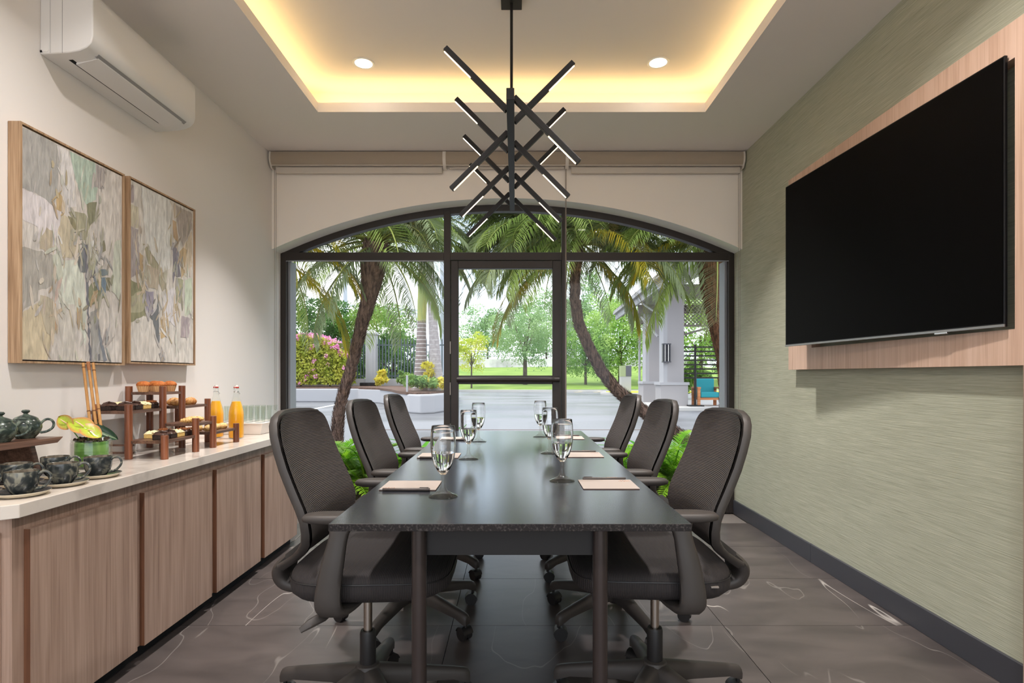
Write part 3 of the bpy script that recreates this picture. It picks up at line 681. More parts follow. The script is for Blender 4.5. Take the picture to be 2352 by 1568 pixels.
# ------------------------------------------------------------------ paintings
def paint_map(zx, zy):
    px, py = zx*.38274, 260 + zy*.38274
    Y = 1.834*F/(CX-px); return Y, CH + (CY-py)/F*Y
OW = lin(212,206,200); LIL = lin(168,160,160); MINT = lin(186,198,180); WHT = lin(220,218,214); PEA = lin(205,188,166); OCH = lin(192,164,118)
OLV = lin(134,132,92); LOLV = lin(166,164,132); CHA = lin(104,106,110); BLU = lin(110,142,160); BGR = lin(120,128,142); SLT = lin(118,116,126); TAN = lin(190,176,150); PGR = lin(202,206,188)
ART1 = [(PEA,[(140,1200),(250,1130),(330,1340),(300,1485),(140,1485)]),(LIL,[(133,72),(250,128),(365,190),(368,330),(360,470),(340,560),(230,480),(135,440)]),
 (LIL,[(135,795),(220,815),(335,850),(335,1040),(245,1062),(245,1120),(140,1190)]),(WHT,[(360,192),(430,228),(455,330),(475,560),(420,570),(395,480),(378,350)]),(MINT,[(430,228),(510,262),(590,300),(600,440),(590,520),(530,548),(500,480),(465,390)]),
 (LIL,[(588,302),(648,335),(640,400),(635,455),(580,440)]),(WHT,[(150,452),(260,500),(385,590),(370,690),(340,800),(255,800),(240,680),(150,640)]),(TAN,[(258,740),(300,690),(330,705),(335,820),(290,825),(258,815)]),
 (PEA,[(385,610),(430,625),(465,720),(490,830),(440,865),(390,870),(362,730)]),(OCH,[(355,485),(372,475),(388,495),(395,575),(375,590),(352,580)]),
 (WHT,[(390,880),(470,880),(520,980),(535,1200),(530,1400),(470,1180),(370,1130)]),(PGR,[(360,1150),(470,1150),(465,1485),(380,1485)]),(MINT,[(335,850),(385,845),(392,990),(332,1010)]),
 (LOLV,[(430,590),(520,600),(560,660),(530,760),(500,760),(470,690)]),(OLV,[(535,542),(592,535),(588,600),(575,655),(548,680)]),(OLV,[(422,620),(465,640),(492,730),(470,705),(440,660)]),
 (CHA,[(480,860),(505,800),(525,790),(540,860),(528,960),(495,950),(478,905)]),(CHA,[(515,780),(540,795),(545,1000),(548,1200),(562,1485),(553,1485),(537,1200),(528,980)]),(CHA,[(575,890),(588,820),(606,825),(596,900),(585,985),(558,990)]),
 (OLV,[(545,1040),(598,990),(625,1050),(645,1100),(600,1130),(552,1155)]),(OLV,[(645,990),(672,985),(672,1060),(650,1062)]),(BLU,[(620,985),(650,985),(652,1050),(642,1090),(622,1092)]),
 (BGR,[(620,938),(665,942),(660,970),(620,975)]),(OCH,[(555,1135),(575,1070),(606,1050),(592,1110),(560,1165)]),(LOLV,[(550,860),(582,850),(578,935),(553,938)]),(OLV,[(556,880),(570,870),(566,900),(556,905)]),
 (TAN,[(255,1090),(300,1100),(350,1140),(360,1300),(325,1340),(290,1310),(265,1200)]),(OCH,[(330,1130),(350,1140),(360,1300),(345,1310),(350,1200)]),(LIL,[(555,1190),(600,1190),(620,1350),(635,1485),(566,1485)]),
 (BGR,[(600,1240),(612,1300),(656,1485),(635,1485),(605,1330)]),(PGR,[(700,772),(738,762),(738,1130),(680,1060),(690,900)]),(OLV,[(615,772),(640,762),(650,820),(625,842)]),(WHT,[(545,772),(588,752),(600,800),(570,818)]),(CHA,[(598,1455),(610,1445),(612,1485),(598,1485)]),
 (OCH,[(470,1150),(482,1170),(494,1215),(480,1275),(472,1220)]),(PEA,[(360,1010),(385,985),(370,1080),(340,1140),(330,1110)])]
ART2 = [(PEA,[(780,545),(840,562),(850,690),(780,668)]),(LIL,[(780,420),(820,432),(815,540),(780,530)]),(LIL,[(782,672),(840,702),(852,860),(850,960),(785,990)]),(LOLV,[(870,780),(900,800),(980,940),(970,960),(900,900)]),
 (lin(170,168,156),[(1068,552),(1166,602),(1162,690),(1112,805),(1078,710)]),(OCH,[(1046,640),(1068,650),(1085,790),(1052,740)]),(PEA,[(1162,705),(1164,900),(1118,990),(1098,835)]),(OCH,[(1090,835),(1110,805),(1132,815),(1126,960),(1100,990)]),
 (SLT,[(1048,770),(1085,832),(1080,905),(1048,1022)]),(CHA,[(1060,972),(1085,890),(1098,975),(1070,985)]),(OLV,[(785,992),(850,1020),(880,1080),(888,1215),(830,1230),(787,1262)]),(LOLV,[(800,1100),(850,1060),(885,1150),(870,1190),(795,1200)]),
 (lin(150,146,160),[(888,1066),(936,1070),(930,1195),(890,1190)]),(CHA,[(895,1205),(940,1190),(962,1120),(970,1380),(960,1392),(930,1240)]),(OCH,[(975,1232),(1000,1210),(1012,1340),(975,1350)]),(LOLV,[(975,960),(1012,960),(1008,1050),(985,1072),(970,1020)]),
 (LOLV,[(1065,985),(1110,1000),(1096,1140),(1070,1130)]),(WHT,[(985,1100),(1060,1032),(1072,1290),(1000,1220)]),(OCH,[(850,832),(870,852),(872,950),(852,956)]),(OCH,[(862,1010),(880,1020),(878,1090),(862,1070)]),(LIL,[(1100,1212),(1152,1232),(1142,1350),(1096,1342)]),
 (PGR,[(1120,1000),(1164,982),(1160,1200),(1120,1212)]),(TAN,[(890,902),(970,942),(960,1060),(890,1040)]),(lin(150,146,150),[(965,1442),(1000,1430),(996,1490),(978,1488)]),(WHT,[(860,440),(1040,520),(1030,930),(990,950),(890,790)]),(OCH,[(1060,1150),(1075,1140),(1080,1185),(1064,1190)])]
M['art'] = vcol('impasto_paint', .6, (60, 60, 14), .30, .8, .004)
M['gap'] = mat('shadow_gap', lin(30,24,20), .9)
def painting(y0, y1, z0, z1, art, lab, seed, bg):
    d = .049; t = thing('painting', lab, 'painting', (XL, (y0+y1)/2, z0), group='pair of framed abstract paintings')
    o_ = (-XL, -(y0+y1)/2, -z0); xf = XL+d; w = .008
    for a in ((y0,y0+w,z0,z1),(y1-w,y1,z0,z1),(y0+w,y1-w,z0,z0+w),(y0+w,y1-w,z1-w,z1)):
        MB().box(XL+.002, xf, a[0], a[1], a[2], a[3]).build('frame_rail', M['frame'], t, o_, smooth=False)
    MB().box(XL+.002, XL+.02, y0+w, y1-w, z0+w, z1-w).build('backing', M['gap'], t, o_, smooth=False)
    g = w + .005; m = MB(); cols = []
    m.box(XL+.02, xf-.006, y0+g, y1-g, z0+g, z1-g); cols += [bg]*6
    rnd = random.Random(seed)
    for k, (c, pts) in enumerate(art):
        pts = [paint_map(*p) for p in pts]; out = []
        for i in range(len(pts)):
            (ya, za), (yb, zb) = pts[i], pts[(i+1) % len(pts)]
            n = max(2, int(math.hypot(yb-ya, zb-za)/.018))
            for s in range(n):
                f = s/n; out.append((min(max(ya+(yb-ya)*f + rnd.uniform(-.004,.004), y0+g+.001), y1-g-.001), min(max(za+(zb-za)*f + rnd.uniform(-.004,.004), z0+g+.001), z1-g-.001)))
        x = xf - .006 + .0004 + .00004*k
        m.add([(x, a, b) for a, b in out], [list(range(len(out)))]); cols.append(tuple((v*.86+.09)*rnd.uniform(.94,1.06) for v in c[:3]) + (1,))
    k0 = len(art)
    for k in range(170):
        c, pts = rnd.choice(art); ya, za = paint_map(*rnd.choice(pts)); i_ = rnd.random()**1.5
        yc, zc = ya + rnd.gauss(0,.022), za + rnd.gauss(0,.05); an = PI/2 + rnd.gauss(0,.45); ln, wd = rnd.uniform(.015,.055), rnd.uniform(.002,.009)
        d, q = (math.cos(an), math.sin(an)), (-math.sin(an), math.cos(an)); out = []
        for f, g2 in ((-1,0),(-.8,.8),(-.2,1),(.5,.8),(1,.1),(.7,-.7),(.1,-1),(-.6,-.8)):
            a_, b_ = yc + d[0]*ln*f + q[0]*wd*g2*rnd.uniform(.6,1.4), zc + d[1]*ln*f + q[1]*wd*g2*rnd.uniform(.6,1.4)
            out.append((min(max(a_, y0+g+.001), y1-g-.001), min(max(b_, z0+g+.001), z1-g-.001)))
        x = xf - .006 + .0004 + .00004*k0 + .000004*k
        w_ = (lin(224,220,214), lin(206,200,192), lin(188,190,176), lin(176,168,164), lin(196,178,148))[rnd.choices(range(5), (5,4,3,2,1))[0]]
        m.add([(x, a, b) for a, b in out], [list(range(8))]); cols.append(tuple(.5*u + .5*v for u, v in zip(c[:3], w_[:3])) + (1,))
    me = m.mesh('canvas', M['art'], False); paint_attr(me, cols); link('canvas', me, t, o_)
painting(2.121, 2.689, 1.155, 2.055, ART1, 'abstract painting with grey, mint and dark strokes, nearer the teapots', 3, OW)
painting(2.722, 3.282, 1.165, 2.060, ART2, 'abstract painting with olive quarter and slate marks, nearer the window', 5, lin(214,209,202))

# ------------------------------------------------------------------ things on the meeting table
M['glass'] = mat('clear_glass', (1,1,1,1), 0.0, 0, .5, trans=1.0, ior=1.45)
M['fglass'] = thin_glass('stem_glass', (.94,.93,.91,1), 0, .9)
M['water'] = mat('water', (1,1,1,1), 0.0, 0, .5, trans=1.0, ior=1.33)
M['paper'] = mat('blush_paper', lin(166,155,147), .8); M['paper_edge'] = mat('brown_card', lin(110,84,70), .8); M['logo'] = mat('copper_print', lin(190,134,98), .5, .3)
M['pen'] = mat('dark_bronze_pen', lin(72,64,60), .4, .2)
gob = MB().lathe([(0,.0665),(.009,.066),(.017,.076),(.026,.092),(.0335,.115),(.037,.142),(.0378,.165),(.0362,.190),(.034,.2085),(.0336,.210),
                  (.0328,.2085),(.0350,.190),(.0366,.165),(.0358,.142),(.0322,.115),(.0245,.093),(.014,.079),(.005,.074),(0,.0735)], 40).mesh('goblet_bowl', M['glass'])
gft = MB().lathe([(0,.0),(.042,.0),(.043,.0015),(.041,.004),(.026,.010),(.013,.018),(.0075,.030),(.0062,.045),(.0065,.058),(.009,.066)], 40).mesh('goblet_foot', M['fglass'])
wat = MB().lathe([(0,.0737),(.005,.0742),(.0138,.0792),(.0243,.0932),(.0318,.1148),(.0342,.130),(.0,.130)], 40).mesh('water', M['water'])
gl = [(-.213,1.69,'stemmed water goblet nearest the camera on the sideboard side'),(-.199,2.44,'middle stemmed water goblet on the sideboard side'),(-.1975,3.08,'farthest stemmed water goblet on the sideboard side'),
      (.160,1.94,'stemmed water goblet nearest the camera on the television side'),(.160,2.62,'middle stemmed water goblet on the television side'),(.147,3.32,'farthest stemmed water goblet on the television side')]
for x, y, lab in gl:
    t = thing('water_goblet', lab, 'goblet', (x, y, TT), group='water goblets on the meeting table')
    link('glass_body', gob, t); link('stem', gft, t); link('water', wat, t)
pads = [(-.336,1.852,1,'near notepad on the sideboard side of the table','pen along the front edge of the near notepad, sideboard side'),(-.336,2.54,1,'middle notepad on the sideboard side of the table','pen along the front edge of the middle notepad, sideboard side'),
        (-.336,3.22,1,'far notepad on the sideboard side of the table','pen along the front edge of the far notepad, sideboard side'),
        (.304,1.871,-1,'near notepad on the television side of the table','pen behind the near notepad, television side'),(.300,2.565,-1,'middle notepad on the television side of the table','pen behind the middle notepad, television side'),(.300,3.26,-1,'far notepad on the television side of the table','pen behind the far notepad, television side')]
pen_me = None
for x, y, s, lab, lab2 in pads:
    t = thing('notepad', 'blush pink ' + lab, 'notepad', (x, y, TT), (0,0,0 if s < 0 else PI), group='notepads on the meeting table')
    MB().box(-.088,.088,-.076,.076,0,.0022).build('pages', M['paper_edge'], t, smooth=False)
    MB().box(-.089,.089,-.077,.077,.0022,.0030).build('cover', M['paper'], t, smooth=False)
    lg = MB()
    for k in range(4): lg.tube([(.045+.009*k, .045+.004*math.sin(k*2), .0031), (.050+.009*k, .056, .0031), (.054+.009*k, .047, .0031)], .0009, 4)
    lg.build('printed_mark', M['logo'], t)
    py = y - .0835 if s > 0 else y + .0835
    zz = TT + .0052
    p = thing('pen', 'dark bronze ' + lab2, 'pen', (x, py, zz), (0,0,0 if s < 0 else PI), group='pens on the meeting table')
    MB().tube([(.075,0,0),(.073,0,0),(-.03,0,0),(-.033,0,0)], [.0035,.0046,.0046,.0044], 12).build('barrel', M['pen'], p)
    MB().tube([(-.033,0,0),(-.036,0,0),(-.068,0,0),(-.072,0,0)], [.0046,.0051,.0051,.0046], 12).build('cap', M['pen'], p)
    MB().box(-.068,-.040,-.0015,.0015,.0048,.0068).build('clip', M['pen'], p, smooth=False)
    if s > 0: MB().tube([(.075,0,0),(.083,0,0),(.088,0,0)], [.0028,.0018,.0006], 8).build('tip', M['steel'], p)
    else:
        tx_ = MB()
        for k in range(7): tx_.box(.012+.005*k, .0145+.005*k, -.0015, .0015, .0044, .0048)
        tx_.build('printed_line', M['logo'], p, smooth=False)

# ------------------------------------------------------------------ teacups and saucers
def glaze(name, c1, c2, c3, scale, rough=.18):
    m = bpy.data.materials.new(name); m.use_nodes = True; nt = m.node_tree; b = nt.nodes['Principled BSDF']; L = nt.links.new; b.inputs['Roughness'].default_value = rough
    tc = nt.nodes.new('ShaderNodeTexCoord'); n = nt.nodes.new('ShaderNodeTexNoise'); n.inputs['Scale'].default_value = scale; n.inputs['Detail'].default_value = 2; n.inputs['Distortion'].default_value = 2.4
    L(tc.outputs['Object'], n.inputs['Vector'])
    r = nt.nodes.new('ShaderNodeValToRGB'); e = r.color_ramp.elements; e[0].position = .42; e[0].color = c1; e[1].position = .60; e[1].color = c3; k = e.new(.52); k.color = c2
    L(n.outputs['Fac'], r.inputs['Fac']); L(r.outputs['Color'], b.inputs['Base Color']); return m
M['cup'] = glaze('dark_grey_green_glaze', lin(46,50,50), lin(74,76,73), lin(122,120,106), 17)
M['cup_in'] = glaze('brown_glaze', lin(92,84,72), lin(122,112,98), lin(140,130,116), 20)
M['sauc'] = glaze('dark_saucer_glaze', lin(40,42,44), lin(66,66,66), lin(92,88,86), 14)
M['clay'] = mat('raw_clay', lin(206,196,176), .8)
M['pot'] = glaze('dark_green_glaze', lin(50,60,55), lin(78,90,81), lin(110,120,106), 26, .2)
cup_me = MB().lathe([(0,0),(.022,0),(.026,.003),(.036,.016),(.0415,.032),(.043,.050),(.043,.068),(.0422,.0705),(.0412,.0695)], 36).mesh('cup_body', M['cup'])
cupin_me = MB().lathe([(.0412,.0695),(.041,.05),(.039,.032),(.032,.014),(.0,.010)], 36).mesh('cup_inside', M['cup_in'])
def handle_pts(r, z0, z1, out, n=14):
    return [(r - .004 + out*math.sin(PI*i/n)**.8, 0, z0 + (z1-z0)*i/n + .012*math.sin(2*PI*i/n)*-.3) for i in range(n+1)]
ch_me = MB().tube(smooth_path([(.041,0,.058),(.052,0,.066),(.064,0,.066),(.073,0,.056),(.074,0,.042),(.066,0,.028),(.054,0,.018),(.042,0,.014),(.034,0,.014)]), smooth_vals([.0045,.004,.0038,.0038,.0038,.0040,.0042,.0048,.005]), 10).mesh('cup_handle', M['cup'])
sauc_me = MB().lathe([(0,.005),(.030,.005),(.050,.0085),(.0705,.0145),(.072,.0150)], 44).mesh('saucer_top', M['sauc'])
saucb_me = MB().lathe([(0,0),(.045,0),(.060,.004),(.072,.0138),(.072,.0150)], 44).mesh('saucer_rim', M['clay'])
cups = [(-1.515,1.752,'dark glazed teacup nearest the clipped worktop corner'),(-1.518,1.915,'second dark glazed teacup along the worktop front'),(-1.512,2.068,'dark glazed teacup in front of the glass vase'),
        (-1.665,1.905,'dark glazed teacup in the rear row below the first teapot'),(-1.665,2.065,'dark glazed teacup in the rear row next to the vase'),(-1.665,1.745,'dark glazed teacup at the near end of the rear row')]
for i, (x, y, lab) in enumerate(cups):
    s = thing('saucer', lab.replace('teacup', 'saucer under the teacup').replace('dark glazed saucer', 'dark saucer'), 'saucer', (x, y, ZQ), group='saucers on the sideboard')
    link('saucer_dish', sauc_me, s); link('saucer_foot', saucb_me, s)
    t = thing('teacup', lab, 'cup', (x, y, ZQ+.0052), (0,0,math.radians(18 + 5*math.sin(i*2))), group='teacups on the sideboard')
    link('cup_body', cup_me, t, rot=(0,0,i*1.3)); link('cup_inside', cupin_me, t); link('handle', ch_me, t)

# ------------------------------------------------------------------ teapots on their riser
rz_ = thing('serving_riser', 'dark walnut riser tray under the green teapots', 'riser', (-1.79, 1.88, ZQ))
RT = .136
def rb(m, name): return m.build(name, M['shelfw'], rz_, (1.79, -1.88, -ZQ), smooth=False, bevel=.003)
rb(MB().prism([(1.58, .860), (1.60,.858), (2.13,.858), (2.155,.876), (2.155,.878), (1.58,.878)], 'x', -1.872, -1.708), 'tray_board')
zt = .858
for ya, yb in ((2.05, 2.085), (1.68, 1.645)):
    rb(MB().add([(-1.862,ya-.012,zt),(-1.735,ya-.012,zt),(-1.735,ya+.012,zt),(-1.862,ya+.012,zt),(-1.862,yb-.012,ZQ),(-1.735,yb-.012,ZQ),(-1.735,yb+.012,ZQ),(-1.862,yb+.012,ZQ)],
       [(0,1,2,3),(7,6,5,4),(0,4,5,1),(1,5,6,2),(2,6,7,3),(3,7,4,0)]), 'leg_panel')
pot_me = MB().lathe([(0,0),(.026,0),(.028,.004),(.040,.018),(.0455,.036),(.044,.052),(.037,.062),(.033,.066),(.031,.066),(0,.060)], 36).mesh('pot_body', M['pot'])
lid_me = MB().lathe([(0,.064),(.034,.064),(.0345,.0675),(.030,.072),(.018,.078),(.008,.082),(.006,.086),(.011,.090),(.0125,.094),(.009,.098),(0,.0995)], 32).mesh('lid', M['pot'])
ph_me = MB().tube(smooth_path([(.040,0,.048),(.049,0,.059),(.060,0,.064),(.071,0,.060),(.077,0,.049),(.075,0,.036),(.066,0,.026),(.054,0,.020),(.040,0,.018)]), .0042, 10).mesh('pot_handle', M['pot'])
sp_me = MB().tube([(-.036,0,.026),(-.052,0,.034),(-.062,0,.048),(-.070,0,.060),(-.075,0,.066)], [.014,.011,.0085,.0065,.0055], 12).mesh('spout', M['pot'])
for x, y, a, lab in ((-1.800,2.098,28,'dark green glazed teapot at the far end of the riser'),(-1.783,1.975,24,'dark green glazed teapot in the middle of the riser'),(-1.785,1.845,24,'dark green glazed teapot at the near end of the riser')):
    t = thing('teapot', lab, 'teapot', (x, y, .878), (0,0,math.radians(a)), group='teapots on the riser'); t.scale = (1.06,)*3
    link('pot_body', pot_me, t); link('lid', lid_me, t); link('handle', ph_me, t); link('spout', sp_me, t)

# ------------------------------------------------------------------ vase of anthurium with bamboo
M['tglass'] = thin_glass('thin_clear_glass', (.97,.985,.97,1))
M['leafwrap'] = mat('green_leaf_wrap', lin(120,160,84), .4, noise=((6,6,90), lin(84,128,54), .4, .65)); M['moss'] = mat('dark_moss', lin(70,52,32), .95, noise=(90, lin(30,24,16), .4, .6))
M['bamboo'] = mat('bamboo_cane', lin(192,142,84), .45, noise=((60,60,6), lin(160,108,58), .4, .7)); M['bnode'] = mat('bamboo_node', lin(120,76,38), .6)
vx, vy = -1.700, 2.29
va = thing('glass_vase', 'round clear glass vase lined with a green leaf', 'vase', (vx, vy, ZQ))
MB().lathe([(0,0),(.066,0),(.069,.004),(.069,.100),(.066,.106),(.068,.112),(.066,.114),(.062,.112),(.062,.104),(.065,.098),(.065,.008),(0,.008)], 40).build('glass_body', M['tglass'], va)
MB().lathe([(0,.010),(.054,.010),(.056,.014),(.056,.100),(.054,.104),(.0,.104)], 36).build('leaf_lining', M['leafwrap'], va)
rr = random.Random(8); mo = MB()
for k in range(70):
    a, r = rr.uniform(0,2*PI), .055*math.sqrt(rr.random()); mo.lathe([(0,-.004),(.008,0),(.005,.007),(0,.010)], 6, (r*math.cos(a), r*math.sin(a), .106+rr.uniform(-.002,.008)))
mo.build('moss', M['moss'], va)
def leaf_me(L_, W, cup, notch, name, mt, cols):
    m = MB(); cl = []; nu, nv = 12, 10
    grid = []
    for i in range(nu+1):
        u = i/nu; row = []
        hw = W*(math.sin(PI*min(1, (u*.93+.07)))**.6)*(1-.35*u)
        for j in range(-nv//2, nv//2+1):
            v = j/(nv/2); back = notch*abs(v)*(1-u)**2*L_
            row.append((L_*u - back, hw*v, cup*abs(v)**1.5*W - .25*L_*u*u + .03*math.sin(u*9+v*2)*W))
        grid.append(row)
    m.rings(grid, closed=False)
    for i in range(nu):
        for j in range(nv): cl.append(cols(i/nu, (j+.5)/nv*2-1))
    me = m.mesh(name, mt); paint_attr(me, cl); return me
M['petal'] = vcol('waxy_petal', .25, (90,90,90), .12, .1)
def spcol(u, v):
    r = abs(v)**3.2*.8 + .3*max(0, u-.7)
    g, p = lin(176,196,64), lin(206,70,92); r = min(1, r)
    return tuple(g[i]*(1-r) + p[i]*r for i in range(3)) + (1,)
spath = leaf_me(.085, .050, .22, .30, 'spathe', M['petal'], spcol)
dl = leaf_me(.085, .026, .3, .15, 'leaf', M['petal'], lambda u, v: lin(38,66,46) if abs(v) > .12 else lin(116,140,110))
M['spadix'] = mat('spadix', lin(226,190,150), .5)
fl_ = thing('anthurium', 'green and pink anthurium blooms and dark leaves in the glass vase', 'flowers', (vx, vy, ZQ+.106))
fb = Vector((vx, vy, ZQ+.106))
def place_leaf(name, me, pb, pt, Yb, Yt, up, roll=0.0, mid=None):
    a, b = P(pb[0], pb[1], Yb), P(pt[0], pt[1], Yt); ax = (b-a).normalized()
    nz = Vector((.52, -.66, up)); nz = (nz - ax*nz.dot(ax)).normalized(); ay = nz.cross(ax)
    o = link(name, me, fl_); s_ = (b-a).length/.085
    o.matrix_local = Matrix.Translation(a-fb) @ Matrix((ax, ay, nz)).transposed().to_4x4() @ Matrix.Rotation(roll, 4, 'X') @ Matrix.Diagonal((s_, s_, s_, 1)); return o, a-fb
for pb, pt, Yb, Yt, up, rl in (((198,984),(156,962),2.255,2.245,.35,.15), ((199,986),(232,1001),2.22,2.22,.55,.0), ((158,975),(131,956),2.25,2.25,.3,-.4)):
    o, q = place_leaf('spathe', spath, pb, pt, Yb, Yt, up, rl)
    MB().tube([(.012,0,.006),(.03,0,.012),(.05,0,.014)], [.003,.0035,.002], 8).build('spadix', M['spadix'], o)
    MB().tube([(q.x*.3, q.y*.3, -.02), (q.x*.7, q.y*.7, q.z*.5-.005), q], .0022, 6).build('stem', M['leafwrap'], fl_)
for pb, pt, Yb, Yt, up, rl in (((208,985),(272,1005),2.30,2.34,.8,.3), ((212,975),(255,990),2.32,2.36,.6,-.3), ((205,978),(226,962),2.33,2.36,.3,.0)):
    place_leaf('leaf', dl, pb, pt, Yb, Yt, up, rl)
bt = [(191,833),(202.5,831),(214,833)]; bb = [(206,965),(220,972),(231,975)]
for k in range(3):
    a, b = P(bt[k][0], bt[k][1], 2.36+.01*k), P(bb[k][0], bb[k][1], 2.33)
    e = b + (b-a)*.12
    cane = thing('bamboo_cane', ('slim bamboo cane at the wall side of the vase','middle bamboo cane leaning in the vase','bamboo cane nearest the pastry stand')[k], 'bamboo cane', tuple(e), group='bamboo canes in the vase')
    d = a - e; nd = [0, .18, .21, .55, .58, .88, .91, 1.0]
    MB().tube([d*f for f in (0,.3,.7,1.0)], [.0058,.0055,.0053,.0052], 10).build('culm', M['bamboo'], cane)
    for f in (.25+.04*k, .93-.02*k): MB().cyl(d*(f-.008), d*(f+.008), .0062, .0060, 10).build('node', M['bnode'], cane)
    if k == 1: MB().cyl(d*.88, d*1.0, .0066, .0066, 10).build('tape', mat('brown_tape', lin(150,96,58), .6), cane)

# ------------------------------------------------------------------ tiered pastry stand
XRW = (-1.862, -1.698, -1.540); YCL = (2.506, 2.750, 2.908, 3.150)
ps = thing('pastry_stand', 'stepped walnut pastry stand of round posts and shelves', 'stand', (-1.70, 2.83, ZQ))
po_ = (1.70, -2.83, -ZQ)
hts = {(0,0):.24,(0,1):.316,(0,2):.316,(0,3):.24,(1,0):.24,(1,1):.316,(1,2):.316,(1,3):.24,(2,0):.104,(2,1):.162,(2,2):.162,(2,3):.104}
for (i, j), h in hts.items(): MB().cyl((XRW[i], YCL[j]+(.03 if (i, j) == (0,0) else 0), ZQ), (XRW[i], YCL[j]+(.03 if (i, j) == (0,0) else 0), ZQ+h), .0155, n=20).build('post', M['stand'], ps, po_, bevel=.001)
SH = {}
for nm, i, j, z in (('top',0,1,.288),('ul',0,0,.212),('ur',0,2,.212),('lc',1,1,.137),('ll',1,0,.082),('lr',1,2,.080)):
    MB().box(XRW[i]-.004, XRW[i+1]+.004, YCL[j]-.006, YCL[j+1]+.006, ZQ+z-.013, ZQ+z).build('shelf', M['shelfw'], ps, po_, smooth=False)
    SH[nm] = (XRW[i], XRW[i+1], YCL[j], YCL[j+1], ZQ+z)
for z in (.028, .062): MB().box(XRW[0], XRW[1], 2.53, 2.545, ZQ+z-.008, ZQ+z).build('rail', M['shelfw'], ps, po_, smooth=False)

# food
M['choc'] = mat('chocolate_cake', lin(52,36,30), .6, noise=(120, lin(34,22,18), .4, .65), bump=(160, .6, .004)); M['gan'] = mat('chocolate_frosting', lin(70,48,40), .35)
M['cream'] = mat('vanilla_cream', lin(232,216,170), .6, bump=(120, .6, .004)); M['sponge'] = mat('vanilla_sponge', lin(222,186,112), .8, bump=(220, .7, .003))
M['nut'] = mat('chopped_nuts', lin(150,92,54), .7); M['muf'] = mat('muffin_crumb', lin(196,116,54), .75, noise=(70, lin(166,84,34), .4, .65), bump=(150, .8, .004))
M['case'] = mat('paper_case', lin(220,170,120), .7); M['crust'] = mat('flaky_pastry', lin(216,164,100), .5, noise=((40,120,40), lin(176,110,56), .42, .62), bump=((60,200,60), .8, .004)); M['pale'] = mat('pale_pastry', lin(228,192,128), .55, noise=(60, lin(196,146,84), .45, .65), bump=(120, .8, .004))
def slice_(kind, label, x, y, z, rz=0, group=None):
    t = thing('cake_slice', label, 'cake', (x, y, z), (0,0,rz), group=group)
    rr = random.Random(int(x*9e3)+int(y*7e3))
    base, top = {'choc': ('choc','gan'), 'white': ('sponge','cream'), 'nut': ('choc','gan')}[kind]
    MB().box(-.024,.024,-.026,.026,0,.022).build('sponge', M[base], t, smooth=False, bevel=.003)
    m = MB(); g = []
    for i in range(7):
        g.append([(-.025+.05*i/6, -.027+.054*j/6, .024 + (.006 if 0 < i < 6 and 0 < j < 6 else -.004) + rr.uniform(-.002,.003)) for j in range(7)])
    m.rings(g, closed=False); m.rings([[(a, b, .020) for a, b, c in r] for r in g], closed=False)
    m.build('frosting', M[top], t, angle=70)
    if kind == 'choc': MB().tube([(-.018,-.012,.030),(-.006,.010,.035),(.006,-.004,.036),(.018,.014,.031)], [.004,.006,.006,.004], 8).build('chocolate_curl', M['gan'], t)
    if kind == 'nut':
        m = MB()
        for k in range(34): a, b = rr.uniform(-.022,.022), rr.uniform(-.024,.024); m.box(a-.003, a+.003, b-.0025, b+.0025, .029, .0345+rr.uniform(0,.003))
        m.build('nuts', M['nut'], t, smooth=False)
    if kind == 'white':
        m = MB()
        for k in range(9): a, b = rr.uniform(-.02,.02), rr.uniform(-.022,.022); m.lathe([(0,0),(.008,.001),(.006,.006),(0,.010)], 8, (a, b, .026))
        m.build('cream_dollops', M['cream'], t)
    return t
def row(nm, plan, where):
    x0, x1, y0, y1, z = SH[nm]
    for kind, fx, fy, lab in plan: slice_(kind, lab, x0+(x1-x0)*fx, y0+(y1-y0)*fy, z, .06*math.sin(fx*30+fy*11), 'cake slices on the pastry stand')
row('ul', [('choc',.74,.17,'chocolate slice at the near corner of the raised cake shelf'),('choc',.30,.17,'chocolate slice by the wall on the raised cake shelf'),('choc',.74,.42,'second chocolate slice along the raised cake shelf'),('white',.28,.42,'cream slice at the wall side of the raised cake shelf'),
           ('white',.74,.66,'cream-topped slice at the open edge of the raised cake shelf'),('nut',.74,.90,'nut-topped dark slice at the end of the raised cake shelf')], '')
row('ll', [('choc',.74,.17,'chocolate slice at the near corner of the low cake shelf'),('white',.27,.40,'cream slice behind the chocolate ones on the low shelf'),('choc',.74,.41,'second chocolate slice along the low cake shelf'),('nut',.27,.72,'nut-topped slice at the back of the low shelf'),
           ('white',.74,.65,'cream-topped slice at the open edge of the low cake shelf'),('nut',.74,.90,'nut-topped dark slice at the end of the low cake shelf')], '')
x0, x1, y0, y1, z = SH['top']
for mx_, my_, lab in ((-1.806,2.772,'orange muffin nearest the vase on the top shelf'),(-1.742,2.792,'orange muffin in front on the top shelf'),(-1.828,2.893,'orange muffin hidden at the back of the top shelf'),(-1.745,2.884,'orange muffin nearest the window on the top shelf')):
    t = thing('muffin', lab, 'muffin', (mx_, my_, z), group='muffins on the top shelf')
    n = 32; pr = [[((.020+.0085*k/4 + (.0011 if j % 2 else -.0007))*math.cos(2*PI*j/n), (.020+.0085*k/4 + (.0011 if j % 2 else -.0007))*math.sin(2*PI*j/n), .030*k/4) for j in range(n)] for k in range(5)]
    MB().rings(pr).build('paper_case', M['case'], t, angle=20)
    MB().lathe([(.0275,.028),(.0305,.032),(.0300,.038),(.024,.0465),(.014,.0515),(0,.053)], 24).build('muffin_top', M['muf'], t)
